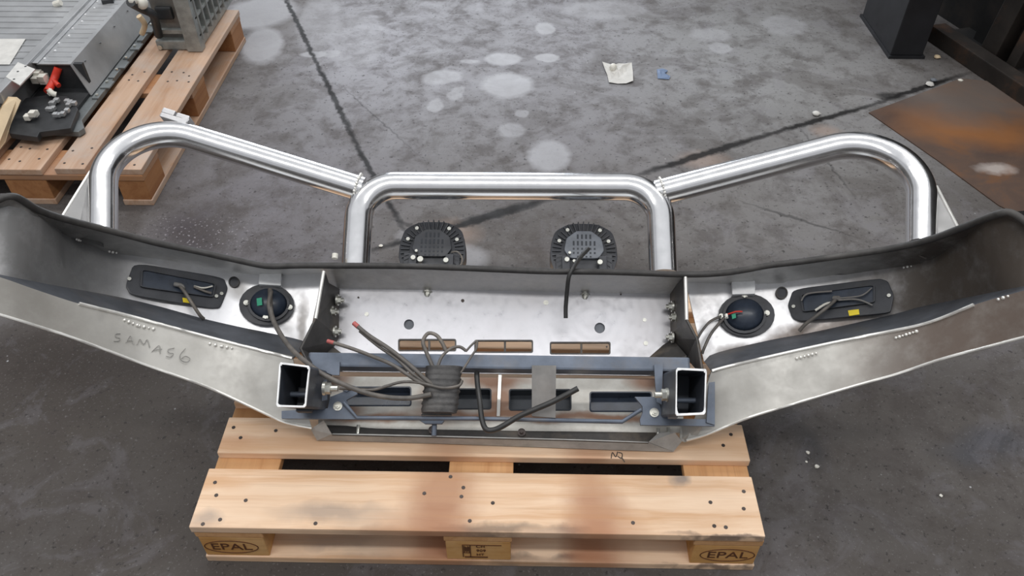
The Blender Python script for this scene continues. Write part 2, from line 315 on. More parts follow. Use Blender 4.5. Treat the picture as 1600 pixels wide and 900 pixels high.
# ------------------------------------------------------------------ mesh helpers
def wloc(o):
    p = Vector((0,0,0))
    while o is not None: p += o.location; o = o.parent
    return p
class MB:
    def __init__(s): s.v = []; s.f = []
    def add(s, vs, fs):
        n = len(s.v); s.v += [Vector(q) for q in vs]; s.f += [tuple(n+i for i in f) for f in fs]; return s
    def box(s, o, ax, ay, az):
        """box with corner o and edge vectors"""
        o = Vector(o); c = [o, o+ax, o+ax+ay, o+ay]; c += [q+az for q in c]
        return s.add(c, [(3,2,1,0),(4,5,6,7),(0,1,5,4),(1,2,6,5),(2,3,7,6),(3,0,4,7)])
    def bx(s, x0, x1, y0, y1, z0, z1):
        return s.box((x0,y0,z0), Vector((x1-x0,0,0)), Vector((0,y1-y0,0)), Vector((0,0,z1-z0)))
    def bb(s, X0, X1, v0, v1, w0, w1):
        return s.box(B(X0,v0,w0), EX*(X1-X0), EV*(v1-v0), EW*(w1-w0))
    def prism(s, pts, d):
        """closed polygon extruded by d"""
        n = len(pts); a = [Vector(q) for q in pts]; b = [q+d for q in a]
        return s.add(a+b, [tuple(range(n-1,-1,-1)), tuple(range(n,2*n))]+[(i,(i+1)%n,n+(i+1)%n,n+i) for i in range(n)])
    def ring(s, outer, inner, d):
        n = len(outer); o = [Vector(q) for q in outer]; i_ = [Vector(q) for q in inner]
        vs = o+i_+[q+d for q in o]+[q+d for q in i_]; fs = []
        for k in range(n):
            j = (k+1)%n
            fs += [(k,j,n+j,n+k), (2*n+k,3*n+k,3*n+j,2*n+j), (k,2*n+k,2*n+j,j), (n+k,n+j,3*n+j,3*n+k)]
        return s.add(vs, fs)
    def tube(s, pts, r, seg=10, cap=True):
        pts = [Vector(p) for p in pts]; n = len(pts); rs = r if isinstance(r, (list, tuple)) else [r]*n
        t0 = (pts[1]-pts[0]).normalized(); a = t0.orthogonal().normalized(); vs = []
        for i, p in enumerate(pts):
            t = (pts[min(i+1,n-1)]-pts[max(i-1,0)]).normalized()
            a = (a-t*a.dot(t)).normalized(); b = t.cross(a)
            for k in range(seg):
                g = 2*math.pi*k/seg; vs.append(p+(a*math.cos(g)+b*math.sin(g))*rs[i])
        fs = [(i*seg+k, i*seg+(k+1)%seg, (i+1)*seg+(k+1)%seg, (i+1)*seg+k) for i in range(n-1) for k in range(seg)]
        if cap: fs += [tuple(range(seg-1,-1,-1)), tuple((n-1)*seg+k for k in range(seg))]
        return s.add(vs, fs)
    def cyl(s, p, d, r, seg=14, r2=None):
        p = Vector(p); return s.tube([p, p+d], [r, r if r2 is None else r2], seg)
    def hexbolt(s, p, d, r, h):
        d = Vector(d).normalized(); s.tube([p, p+d*h*.5], r*1.5, 16); s.tube([p+d*h*.45, p+d*h*1.3], r, 6); return s.tube([p+d*h*1.2, p+d*h*2.0], r*.55, 10)
    def ball(s, p, r, seg=10):
        p = Vector(p); rows = 6; vs = []
        for i in range(rows+1):
            a = math.pi*i/rows
            for k in range(seg):
                g = 2*math.pi*k/seg; vs.append(p+Vector((math.sin(a)*math.cos(g), math.sin(a)*math.sin(g), math.cos(a)))*r)
        return s.add(vs, [(i*seg+k, i*seg+(k+1)%seg, (i+1)*seg+(k+1)%seg, (i+1)*seg+k) for i in range(rows) for k in range(seg)])
    def build(s, name, mat, parent=None, smooth=None, bevel=0, label=None):
        off = wloc(parent) if parent is not None else Vector((0,0,0))
        me = bpy.data.meshes.new(name); me.from_pydata([tuple(q-off) for q in s.v], [], s.f)
        bm = bmesh.new(); bm.from_mesh(me); bmesh.ops.remove_doubles(bm, verts=bm.verts, dist=1e-6)
        bmesh.ops.recalc_face_normals(bm, faces=bm.faces)
        if bevel:
            es = [e for e in bm.edges if len(e.link_faces) == 2 and e.calc_face_angle(0) > .6]
            bmesh.ops.bevel(bm, geom=es, offset=bevel, segments=2, affect='EDGES', profile=.6)
        bm.to_mesh(me); bm.free(); me.materials.append(mat)
        if smooth is not None:
            me.polygons.foreach_set('use_smooth', [True]*len(me.polygons)); me.set_sharp_from_angle(angle=math.radians(smooth))
        o = bpy.data.objects.new(name, me); COL.objects.link(o)
        if parent is not None: o.parent = parent
        if label: o['label'] = label
        return o
def tag(o, label, cat, group=None, kind=None):
    if label: o['label'] = label
    if cat: o['category'] = cat
    if group: o['group'] = group
    if kind: o['kind'] = kind
    return o
def thing(name, p, label, cat, group=None):
    o = bpy.data.objects.new(name, None); o.empty_display_size = .1; o.location = p; COL.objects.link(o); return tag(o, label, cat, group)
def smooth_path(pts, sub=6):
    pts = [Vector(p) for p in pts]; n = len(pts); out = []
    for i in range(n-1):
        p0 = pts[max(i-1,0)]; p1 = pts[i]; p2 = pts[i+1]; p3 = pts[min(i+2,n-1)]
        for k in range(sub):
            t = k/sub
            out.append(.5*((2*p1)+(p2-p0)*t+(2*p0-5*p1+4*p2-p3)*t*t+(3*p1-p0-3*p2+p3)*t**3))
    return out+[pts[-1]]
def fillet(pts, r, n=14):
    pts = [Vector(p) for p in pts]; out = [pts[0]]
    for a, p, b in zip(pts, pts[1:], pts[2:]):
        u = (a-p).normalized(); v = (b-p).normalized(); th = u.angle(v); T = r/math.tan(th/2)
        c = p+(u+v).normalized()*(r/math.sin(th/2)); s = p+u*T; e_ = p+v*T
        for k in range(n+1):
            a1, b1 = (s-c).normalized(), (e_-c).normalized(); g = a1.angle(b1); t = k/n
            out.append(c+(a1*math.sin((1-t)*g)+b1*math.sin(t*g))*(r/math.sin(g)))
    return out+[pts[-1]]
def resample(line, n):
    line = [Vector(p) for p in line]; L = [0]
    for a, b in zip(line, line[1:]): L.append(L[-1]+(b-a).length)
    out = []
    for i in range(n):
        t = L[-1]*i/(n-1); k = 0
        while k < len(L)-2 and L[k+1] < t: k += 1
        f = (t-L[k])/max(1e-9, L[k+1]-L[k]); out.append(line[k].lerp(line[k+1], min(1, f)))
    return out
def sheet(name, rows, mat, parent, n=40, thick=.004, smooth=40, offset=1.0, solid=True, label=None):
    """a bent metal sheet lofted through edge lines"""
    rr = [resample(smooth_path(r, 5) if len(r) > 2 else r, n) for r in rows]; m = len(rr)
    nr = []
    for j in range(m):
        for i in range(n):
            du = rr[j][min(i+1,n-1)]-rr[j][max(i-1,0)]; dv = rr[min(j+1,m-1)][i]-rr[max(j-1,0)][i]
            q = du.cross(dv); q = q.normalized() if q.length > 1e-9 else EW; nr.append(q if q.dot(EW) > 0 else -q)
    vs = [p for r in rr for p in r]; k = len(vs); back = [p-q*thick for p, q in zip(vs, nr)]
    fs = [(j*n+i, j*n+i+1, (j+1)*n+i+1, (j+1)*n+i) for j in range(m-1) for i in range(n-1)]
    fs += [tuple(k+i for i in reversed(f)) for f in fs]
    edge = [i for i in range(n)]+[j*n+n-1 for j in range(1, m)]+[(m-1)*n+i for i in range(n-2, -1, -1)]+[j*n for j in range(m-2, 0, -1)]
    fs += [(a_, b_, k+b_, k+a_) for a_, b_ in zip(edge, edge[1:]+edge[:1])]
    return MB().add(vs+back, fs).build(name, mat, parent, smooth, label=label)

# ------------------------------------------------------------------ setting
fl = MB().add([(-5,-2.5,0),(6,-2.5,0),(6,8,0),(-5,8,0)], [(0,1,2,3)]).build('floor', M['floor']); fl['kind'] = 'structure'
q = [onZ(*p) for p in [(1357,177),(1500,124),(1545,128),(1720,240),(1720,400),(1560,322),(1465,252)]]
pl = MB().prism([p+Vector((0,0,.0)) for p in q], Vector((0,0,.004))).build('steel_floor_plate', M['rust'])
tag(pl, 'flat brown rusty steel plate lying on the floor at far right', 'metal plate')

# ------------------------------------------------------------------ pallets
def oriented(root, pts):
    return [root.matrix_basis @ Vector(p) for p in pts]
def make_pallet(root, mats, nails, seed):
    rnd = random.Random(seed)
    L, Wd = 1.2, .8
    def part(name, x0, x1, y0, y1, z0, z1, mat, par=None, bev=.003):
        mb = MB().bx(x0, x1, y0, y1, z0, z1)
        me_o = mb.build(name, mat, None, None, bev); me_o.parent = par or root; return me_o
    ys = [(0,.145), (.186,.286), (.3275,.4725), (.514,.614), (.655,.8)]
    boards = []
    for (a, b) in ys:
        j = rnd.uniform(-.004,.004); boards.append(part('deck_board', j, L+j, a, b, .122, .144, mats[0]))
    for (a, b) in ((0,.145), (.5275,.6725), (1.055,1.2)): part('cross_board', a, b, .002, Wd-.002, .1, .1219, mats[1])
    blocks = []
    for (c, d) in ((0,.1), (.3275,.4725), (.7,.8)):
        for (a, b) in ((0,.145), (.5275,.6725), (1.055,1.2)):
            blocks.append(part('block', a+.003, b-.003, c+.003, d-.003, .0221, .0999, mats[2]))
        part('base_board', 0, L, c, d, 0, .022, mats[0])
    for (x, y) in nails:
        for bi, (a, b) in enumerate(ys):
            if a <= y <= b:
                mb = MB().cyl((x, y, .1435), Vector((0,0,.0015)), .0042, 12)
                o = mb.build('nail', M['nail'], None, None); o.parent = boards[bi]; break
    return boards, blocks
pal = thing('wooden_pallet', (0,0,0), 'pale pine pallet carrying the bull bar, stamped blocks facing the front', 'pallet')
nl = []
for p in [(336,754),(338,774),(384,782),(344,812),(317,819),(663,771),(724,762),(721,776),(734,814),(493,818),(770,786),(989,817),(1110,785),(1162,768),(1162,795),(1116,822),(1134,824),
          (365,668),(376,684),(431,673),(1142,679),(1130,696),(704,745)]:
    g = onZ(p[0], p[1], .144); nl.append((g.x, g.y))
boards, blocks = make_pallet(pal, (M['wood'], M['wood_y'], M['chip']), nl, 1)
for st in ([(955,716),(957,707),(962,714),(965,706)], [(966,707),(972,709),(971,716),(965,713)], [(971,714),(976,722)]):
    o = MB().tube(smooth_path([onZ(x, y, .1442) for x, y in st], 4), .0012, 5).build('pen_mark', M['ink'], None, 60); o.parent = boards[1]
def text_mesh(s, size, mat, name, parent, M4):
    cu = bpy.data.curves.new('t', 'FONT'); cu.body = s; cu.size = size; cu.align_x = 'CENTER'; cu.align_y = 'CENTER'; cu.extrude = .0004
    t = bpy.data.objects.new('t', cu); COL.objects.link(t); bpy.context.view_layer.update()
    me = bpy.data.meshes.new_from_object(t.evaluated_get(bpy.context.evaluated_depsgraph_get()))
    bpy.data.objects.remove(t); me.materials.clear(); me.materials.append(mat); me.transform(M4)
    o = bpy.data.objects.new(name, me); COL.objects.link(o); o.parent = parent; return o
def front(x, z, y=.0022): return Matrix.Translation((x, y, z)) @ Matrix.Rotation(math.radians(90), 4, 'X')
def oval(cx, cz, rx, rz, parent, a0=0, a1=360):
    pts = [Vector((cx+rx*math.cos(math.radians(a)), .0026, cz+rz*math.sin(math.radians(a)))) for a in range(a0, a1+1, 6)]
    o = MB().tube(pts, .0011, 6).build('oval_mark', M['brand'], None, 60); o.parent = parent
for bi, s, cx in ((0,'EPAL',.066), (2,'EPAL',1.134)):
    text_mesh(s, .036, M['brand'], 'branded_letters', blocks[bi], front(cx, .06) @ Matrix.Diagonal((1.15,1,1,1)) @ Matrix.Shear('XZ', 4, (0.0,0)))
    oval(cx, .06, .058, .025, blocks[bi])
bk = blocks[1]
for s, sz, x, z in (('CH', .014, .605, .079), ('909', .014, .606, .062), ('HT', .013, .604, .045)):
    text_mesh(s, sz, M['brand'], 'branded_letters', bk, front(x, z))
mk = MB()
for x in (.566, .582): mk.bx(x, x+.0018, .0016, .0028, .035, .085)
for z in (.0845, .052): mk.bx(.566, .65, .0016, .0028, z, z+.0015) if z > .08 else mk.bx(.566, .584, .0016, .0028, z, z+.0015)
for i in range(5): mk.bx(.569+i*.0026, .5708+i*.0026, .0016, .0028, .056+.003*(i%2), .080-.002*(i%3))
mk.bx(.57, .62, .0016, .0028, .033, .0365)
o = mk.build('branded_mark', M['brand'], None); o.parent = bk
# second pallet behind at left, boards running away from the camera
pal2 = thing('wooden_pallet', (-.56,1.275,0), 'weathered brown pallet at left carrying the grey battery pack', 'pallet')
pal2.rotation_euler = (0,0,math.radians(90))
rr = random.Random(3); nl2 = []
for y in (.03,.07,.11,.21,.26,.36,.41,.45): nl2 += [(x+rr.uniform(-.02,.02), y+rr.uniform(-.008,.008)) for x in (.04,.11,.57,.64)]
make_pallet(pal2, (M['wood_old'], M['wood_old_y'], M['chip_old']), nl2, 2)

# ------------------------------------------------------------------ the bull bar
BAR = thing('bull_bar', (.647,.45,.145), 'polished aluminium bull bar lying on its face on the front pallet', 'bull bar')
LT = [(505,415,.09),(462,415,.098),(425,416,.105),(400,413,.11),(350,402,.135),(300,391,.16),(250,381,.19),(200,368,.23),(150,355,.285),(100,342,.34),(60,328,.39),(35,313,.43),(20,307,.45),(0,311,.46),(-40,335,.46)]
LA = [(505,424,.0),(442,427,.0),(402,427,.012),(347,422,.03),(275,407,.075),(200,396,.125),(177,394,.14),(145,385,.185),(122,375,.22),(85,355,.31),(50,335,.40),(25,322,.43),(0,325,.44),(-40,345,.44)]
LB = [(480,540,-.02),(472,532,-.02),(420,520,-.01),(395,515,0),(357,507,.02),(315,497,.045),(250,479,.08),(195,466,.13),(137,455,.2),(75,444,.31),(0,429,.42),(-40,421,.45)]
LC = [(457,560,.1),(400,546,.112),(325,527,.13),(225,500,.2),(190,491,.23),(125,475,.3),(60,454,.37),(0,433,.43),(-40,423,.455)]
LD = [(487,669,.045),(448,661,.06),(420,649,.075),(325,605,.13),(235,573,.2),(150,541,.28),(100,523,.325),(87,519,.335),(40,504,.385),(0,492,.42),(-40,481,.45)]
RTm = [(1071,429,.09),(1125,427,.1),(1162,422,.11),(1200,415,.125),(1250,409,.145),(1300,402,.17),(1350,395,.2),(1400,387,.235),(1450,375,.285),(1487,362,.33),(1525,347,.385),(1557,335,.44),(1577,332,.455),(1600,345,.46),(1640,380,.45)]
RA = [(1071,438,.0),(1140,441,.0),(1185,441,.008),(1235,439,.025),(1300,430,.06),(1350,422,.1),(1400,415,.14),(1450,407,.19),(1467,400,.215),(1512,367,.32),(1550,340,.42),(1575,338,.44),(1600,352,.445),(1640,385,.44)]
RB = [(1100,565,-.02),(1117,552,-.02),(1200,532,0),(1260,521,.025),(1312,510,.05),(1400,490,.11),(1435,480,.14),(1500,467,.23),(1600,447,.40),(1640,440,.45)]
RC = [(1112,580,.1),(1150,570,.105),(1250,547,.13),(1350,526,.18),(1382,520,.2),(1450,505,.27),(1520,477,.35),(1600,454,.43),(1640,446,.455)]
RD = [(1073,688,.03),(1104,679,.055),(1158,657,.08),(1200,643,.1),(1325,606,.17),(1400,585,.225),(1450,568,.27),(1490,556,.31),(1600,527,.40),(1640,517,.44)]
def L3(l): return [P(*q) for q in l]
def mids(a, b, f, bulge=0):
    a = resample(smooth_path(a, 4), 30); b = resample(smooth_path(b, 4), 30); return [p.lerp(q, f)+EW*bulge for p, q in zip(a, b)]
def wt(l): return [(q[0], q[2]) for q in l]
def yt(l): return [(q[0], q[1]) for q in l]
WELD = []
for side, (T_, A_, B_, C_, D_) in (('left', (LT,LA,LB,LC,LD)), ('right', (RTm,RA,RB,RC,RD))):
    T3, A3, B3, C3, D3 = map(L3, (T_,A_,B_,C_,D_))
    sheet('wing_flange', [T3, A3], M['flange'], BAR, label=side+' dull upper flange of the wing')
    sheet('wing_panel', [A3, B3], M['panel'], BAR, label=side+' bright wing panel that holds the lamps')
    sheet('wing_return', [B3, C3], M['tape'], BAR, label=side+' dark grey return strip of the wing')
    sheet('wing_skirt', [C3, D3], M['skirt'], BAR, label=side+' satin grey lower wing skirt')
    for nm, ln, w, up in (('skirt_edge', C3[:-3] if side == 'left' else C3[:-2], .0035, .003), ('skirt_edge', D3, .003, .0015)):
        pts = resample(smooth_path(ln, 4), 50)
        MB().tube([p+EW*up for p in pts], w, 6).build(nm, M['edge'], BAR, 60, label=side+' bright cut edge of the skirt')
def panel_w(x):
    tab = [(q[0], q[2]) for q in (LB if x < 800 else RB)]; ta = wt(LA if x < 800 else RA)
    return .5*(lerp_tab(tab, x)+lerp_tab(ta, x))
def panel_w2(x, y):
    A_, B_ = (LA, LB) if x < 800 else (RA, RB)
    ya, yb = lerp_tab(yt(A_), x), lerp_tab(yt(B_), x); f = min(1, max(0, (y-ya)/(yb-ya)))
    return lerp_tab(wt(A_), x)*(1-f)+lerp_tab(wt(B_), x)*f
def skirt_w(x, y):
    C_, D_ = (LC, LD) if x < 800 else (RC, RD)
    yc, yd = lerp_tab(yt(C_), x), lerp_tab(yt(D_), x); f = min(1, max(0, (y-yc)/(yd-yc)))
    return lerp_tab(wt(C_), x)*(1-f)+lerp_tab(wt(D_), x)*f
# rubber trim on the rear edge, one continuous length across the bar
trim = [P(q[0], q[1], q[2]+.004) for q in reversed(LT)]+[P(640,416,.094), P(750,420,.094), P(850,424,.094), P(950,425,.094)]+[P(q[0], q[1], q[2]+.004) for q in RTm]
MB().tube(smooth_path(trim, 4), .0072, 8).build('rubber_trim', M['rubber'], BAR, 60, label='black rubber edge trim')
# wing tip caps: polished outer skin that shows beyond the trim at the tips
cap = [P(1575,331,.452), P(1600,344,.456), P(1640,378,.446)]; cap2 = [P(1603,329,.43), P(1640,338,.43), P(1690,360,.42)]
sheet('wing_tip_cap', [cap, cap2], M['tube'], BAR, 12, .004)
cap = [P(18,305,.452), P(0,308,.456), P(-40,331,.456)]; cap2 = [P(8,302,.44), P(-25,305,.43), P(-70,320,.42)]
sheet('wing_tip_cap', [cap, cap2], M['tube'], BAR, 12, .004)
# fold lines where the wing flange is joined
for a, b in (((142,383,.185),(183,377,.2)), ((1405,387,.2),(1447,404,.21))):
    MB().tube([P(*a), P(*b)], .0022, 6).build('flange_seam', M['panel'], BAR, 60)

# centre: flange, plate, lower panel, lip
PW = -.03
sheet('centre_flange', [[P(505,415,.09), P(640,416,.09), P(800,422,.09), P(950,425,.09), P(1071,429,.09)], [P(507,450,PW), P(668,453,PW), P(800,454,PW), P(900,457,PW), P(1071,460,PW)]], M['flange'], BAR, 30, label='dull grey centre flange above the plate')
def plate_with_holes(name, rect, holes, thick, nrm, mat, parent, label=None):
    """rect: four world corners in order; holes: lists of points in the plate's plane"""
    bm = bmesh.new(); loops = []
    for lp in [rect]+holes:
        vs = [bm.verts.new(p) for p in lp]; es = [bm.edges.new((vs[i], vs[(i+1) % len(vs)])) for i in range(len(vs))]; loops += es
    bmesh.ops.triangle_fill(bm, use_beauty=True, edges=loops, normal=nrm)
    me = bpy.data.meshes.new(name); off = wloc(parent)
    bmesh.ops.recalc_face_normals(bm, faces=bm.faces)
    r = bmesh.ops.extrude_face_region(bm, geom=list(bm.faces)); bmesh.ops.translate(bm, verts=[g for g in r['geom'] if isinstance(g, bmesh.types.BMVert)], vec=-nrm*thick)
    bmesh.ops.recalc_face_normals(bm, faces=bm.faces); bmesh.ops.translate(bm, verts=bm.verts, vec=-off)
    bm.to_mesh(me); bm.free(); me.materials.append(mat)
    o = bpy.data.objects.new(name, me); COL.objects.link(o); o.parent = parent
    if label: o['label'] = label
    return o
def rrect(x0, y0, x1, y1, r, f, n=3):
    out = []
    for cx, cy, a in ((x1-r,y0+r,-90), (x1-r,y1-r,0), (x0+r,y1-r,90), (x0+r,y0+r,180)):
        for k in range(n+1):
            g = math.radians(a+90*k/n); out.append(f(cx+r*math.cos(g), cy+r*math.sin(g)))
    return out
def circ(x, y, r, f, n=20): return [f(x+r*math.cos(2*math.pi*k/n), y+r*math.sin(2*math.pi*k/n)) for k in range(n)]
fp = lambda x, y: P(x, y, PW)
rect = [fp(505,449), fp(668,452), fp(800,454), fp(900,456), fp(1075,460), fp(1078,588), fp(484,580)]
hol = [rrect(622,529.5,713,549,3,fp), rrect(741,531,833,551.5,3,fp), rrect(859,534,954,554,3,fp), circ(639,507,8,fp), circ(937,512.5,8.3,fp)]
plate_with_holes('centre_plate', rect, hol, .005, EW, M['plate'], BAR, 'bright machined centre plate with slots')
for x0, y0, x1, y1 in ((622,529.5,713,549), (741,531,833,551.5), (859,534,954,554)):
    mb = MB(); o_ = rrect(x0,y0,x1,y1,3,fp); i_ = rrect(x0+2.2,y0+2.2,x1-2.2,y1-2.2,2,fp)
    mb.ring([p+EW*.0008 for p in o_], [p+EW*.0008 for p in i_], -EW*.006)
    xm = (x0+x1)/2+(2 if x0 > 740 else 3); a = fp(xm-1.6,y0+1); b = fp(xm+1.6,y0+1); c = fp(xm+1.6,y1-1); d = fp(xm-1.6,y1-1)
    mb.prism([p-EW*.001 for p in (a,b,c,d)], -EW*.005)
    mb.build('slot_frame', M['bracket'], BAR)
for x, y, r in ((573,491,3.3),(723,470,2.6),(853,473,4),(1007,500,3),(1009,536.5,3.5),(560,465,1.5),(948,542,1.4),(970,460,1.3)):
    mb = MB(); p = fp(x, y); mb.cyl(p, EW*.0016, r*.0016, 12); mb.build('rivet', M['zinc'] if r > 2.8 else M['nail'], BAR)
for x, y in ((639,507), (937,512.5)):
    p = fp(x, y)-EW*.008; MB().cyl(p, -EW*.004, .018, 20).build('hole_plug', M['grey_plastic'], BAR)
for x, y in ((668,445), (914,449)):
    p = P(x, y+8, -.03); MB().cyl(p-EV*.0+EV*.012, -EV*.028, .0065, 12).hexbolt(p-EV*.004, -EV, .008, .007).build('flange_stud', M['zinc'], BAR)
# lower panel, sloping back from the plate to the lip
p0 = B(0,.178,-.042); p1 = B(0,.02,.024); nL = EX.cross(p1-p0).normalized()
if nL.dot(EW) < 0: nL = -nL
fL = lambda x, y: onPlane(x, y, p0, nL)
# inner and outer plate with row of rectangular openings
rect = [fL(500,588), fL(1072,592), fL(1066,676), fL(800,673), fL(497,668)]
hol = [rrect(536,604,643,635,4,fL), rrect(702,607,768,640,4,fL), rrect(795,608,893,642,4,fL), rrect(921,612,1019,644,4,fL)]
def lower_mat():
    m, nt, b = new_mat('brown_patched_aluminium'); v = coords(nt); vw = warp(nt, v, 10, .05); f = noise(nt, v, 25, 6, .65)
    c = ramp(nt, f, [(.3, (.50,.48,.44)), (.7, (.66,.65,.61))])
    off = Vector((.647,.45,.145))
    for x, y, rx, ry, a in ((775,595,.075,.016,.9), (780,625,.05,.05,.9), (690,630,.05,.05,.8), (800,649,.20,.012,.9), (1020,595,.05,.025,.9), (530,590,.03,.03,.7), (580,652,.10,.010,.9), (960,652,.10,.010,.9), (540,640,.03,.03,.8)):  # brown patches blended over the cream base
        q = fL(x, y)-off; c = mix(nt, mth(nt, 'MULTIPLY', blob(nt, vw, q.x, q.y, rx, ry, 0, .45), a), c, (.30,.165,.105))
    nt.links.new(c, b.inputs['Base Color']); b.inputs['Roughness'].default_value = .6; b.inputs['Metallic'].default_value = .35
    return m
plate_with_holes('lower_panel', rect, hol, .004, nL, lower_mat(), BAR, 'lower panel, brown-patched cream aluminium with four openings')
for x0, y0, x1, y1 in ((536,604,643,635), (702,607,768,640), (795,608,893,642), (921,612,1019,644)):
    o_ = rrect(x0,y0,x1,y1,4,fL); i_ = rrect(x0+2,y0+2,x1-2,y1-2,3,fL)
    tr = MB().ring([p+nL*.001 for p in o_], [p+nL*.001 for p in i_], -nL*.022)
    tr.prism([p-nL*.021 for p in o_], -nL*.002)
    tr.build('opening_duct', M['black_blue'] if x0 in (536, 921) else M['hole'], BAR)
MB().prism([fL(779,585)+nL*.004, fL(784,585)+nL*.004, fL(781,652)+nL*.004, fL(776,652)+nL*.004], nL*.002).build('panel_rib', M['edge'], BAR)
# lip: folded angle resting on the pallet
fl0 = [P(506,664,.02), P(620,667,.014), P(740,668,.014), P(900,671,.014), P(1035,674,.016)]
fl1 = [P(519,679,.036), P(620,681,.036), P(740,684,.036), P(900,688,.036), P(1013,692,.036)]
fl2 = [P(496,689,.002), P(620,692,.003), P(740,696,.004), P(900,702,.007), P(1052,707,.0095)]
def clampz(l): return [Vector((p.x, p.y, max(p.z, .1485))) for p in l]
sheet('lip_flange', [fl0, fl1], M['bracket'], BAR, 24, .003)
sheet('lip_face', [fl1, clampz(fl2)], M['lip'], BAR, 24, .003)
for tri in ([(486,671,.03),(506,657,.055),(519,679,.037),(496,689,.0035)], [(1030,675,.03),(1054,676,.05),(1065,690,.03),(1052,706,.011),(1013,691,.036)]):
    pts = clampz([P(*q) for q in tri]); MB().prism(pts, EW*.003).build('lip_end_cap', M['lip'], BAR)
mb = MB()
for x, y in ((676,672), (815,676)): mb.cyl(P(x, y, .03), EW*.02, .004, 10); mb.cyl(P(x, y, .028), EW*.006, .009, 12)
mb.build('lip_bolt', M['nail'], BAR)
for x, y in ((508,661), (560,664), (1028,669), (1044,668)):
    MB().cyl(P(x, y, .03), -EV*.022, .004, 10).build('lip_stud', M['zinc'], BAR)
# mounting side plates between centre plate and rails, with bolts
XL = P(505,424,.09).x; XR = P(1071,433,.09).x
for s, near, far in ((1, [(506,424,.094),(493,498,.1),(470,545,.115),(484,572,.13)], [(512,442,.05),(530,452,-.035),(531,530,-.045),(500,562,.0)]),
                     (-1, [(1071,433,.094),(1073,500,.1),(1089,530,.115),(1099,588,.13)], [(1066,440,.05),(1047,456,-.04),(1047,528,-.045),(1075,560,.0)])):
    a = [P(*q) for q in near]; b = [P(*q) for q in far]
    o = MB().add(a+b, [(0,1,5,4),(1,2,6,5),(2,3,7,6)]).build('side_plate', M['bracket'], BAR)
    md = o.modifiers.new('solid', 'SOLIDIFY'); md.thickness = .006; md.offset = 0
    MB().tube(smooth_path(a[:2], 1) if True else a, .0042, 8).build('side_plate_edge', M['edge'], BAR, 60)
    MB().tube(a[1:], .0035, 8).build('side_plate_edge', M['bracket'], BAR, 60)
for pts, d in ((((526,469,.0),(517,487,.01),(522,518,-.005)), EX), (((1052,479,.0),(1057,496,.01),(1052,527,-.005)), -EX)):
    for q in pts:
        MB().hexbolt(P(*q), d, .0095, .009).build('side_plate_bolt', M['zinc'], BAR, 30)
MB().prism([P(1012,556,-.04), P(1050,530,-.03), P(1072,556,.02), P(1074,580,.03), P(1020,580,.0)], EW*.004).build('corner_gusset', M['bracket'], BAR)
MB().prism([P(535,553,-.03), P(505,530,-.03), P(480,556,.03), P(484,580,.03), P(528,580,.0)], EW*.004).build('corner_gusset', M['bracket'], BAR)
# crossmember
a = loc(P(482,549,.1)); b = loc(P(1078,557,.1)); lo = loc(P(800,576,.1)); 
MB().bb(a[0], b[0], lo[1]-.001, a[1]-.001, .055, .1).build('crossmember', M['steel_blue'], BAR, None, .005)
# chassis rail stubs, cut open towards us
def rail_stub(c, far):
    """c: rim corners tl tr br bl (pixels) at w .25; open hollow box running down to w .06"""
    pts = [P(x, y, .25) for x, y in c]; cen = sum(pts, Vector())/4; r = []
    for i, p in enumerate(pts):
        pr, nx = pts[i-1], pts[(i+1)%4]
        for t in (.16, .05, .0): r.append(p.lerp(pr, t) if t else None)
        r.pop()
        r.append(p.lerp((pr+nx)/2, .045)); r.append(p.lerp(nx, .05)); r.append(p.lerp(nx, .16))
    inn = [p.lerp(cen, .09) for p in r]
    D = -(EW-EV*.17)*far
    mo = MB().ring(r, inn, D); mo.prism([p+D*.8 for p in inn], -EW*.004)
    o = mo.build('chassis_rail', M['rail_steel'], BAR, None, label='sawn-off blue-black chassis rail stub')
    jag = [p+EW*random.uniform(-.0008,.0014) for p in r]; jin = [p.lerp(cen, -.0)+EW*random.uniform(-.0005,.001) for p in [q.lerp(cen, .10+random.uniform(-.02,.02)) for q in r]]
    MB().ring([p+EW*.002 for p in jag], [p+EW*.002 for p in jin], -EW*.004).build('sawn_rim', M['white_metal'], o, None, label='bright sawn rim')
    return o, cen
rl, cl = rail_stub([(437,566),(485,572),(478,637),(432,636)], .19)
rr_, cr = rail_stub([(1056,575),(1104,577),(1102,648),(1055,650)], .19)
for rail, cen, sg in ((rl, cl, 1), (rr_, cr, -1)):
    mb = MB(); mb.tube([cen-EW*.085-EX*.03, cen-EW*.085+EX*.03], .006, 10); mb.build('rail_inner_bolt', M['steel_blue'], rail, 40)
    x, v, w = loc(cen)
    MB().bb(x-.024, x-.004 if sg < 0 else x+.01, v-.03, v+.024, .11, .13).build('rail_insert', M['grey_plastic'] if sg < 0 else M['black'], rail, None, .003)
    # horizontal fixing bolt beside the rail
    px_, py_ = ((528,607) if sg > 0 else (1023,617)); q = P(px_, py_, .165); e_ = P(508 if sg > 0 else 1042, 607 if sg > 0 else 617, .165)
    MB().tube([q, e_], .0065, 10).tube([q.lerp(e_, .55), q.lerp(e_, .95)], .0125, 6).tube([q.lerp(e_, .93), q.lerp(e_, 1.15)], .015, 16).build('rail_bolt', M['zinc'], BAR, 30)
# washers plates on the inner side of each rail
for pts in ([(497,598,.13),(510,593,.13),(511,624,.13),(498,628,.13)], [(1043,598,.15),(1049,600,.15),(1050,632,.15),(1043,630,.15)]):
    MB().prism([P(*q) for q in pts], -EW*.006).build('clamp_washer', M['steel_blue'], BAR)
for pts in ([(486,572,.19),(504,590,.1),(504,640,.08),(486,640,.1)], [(1055,590,.2),(1038,585,.1),(1037,630,.09),(1052,650,.1)]):
    MB().prism([P(*q) for q in pts], -EW*.005).build('rail_side_web', M['bracket'], BAR)
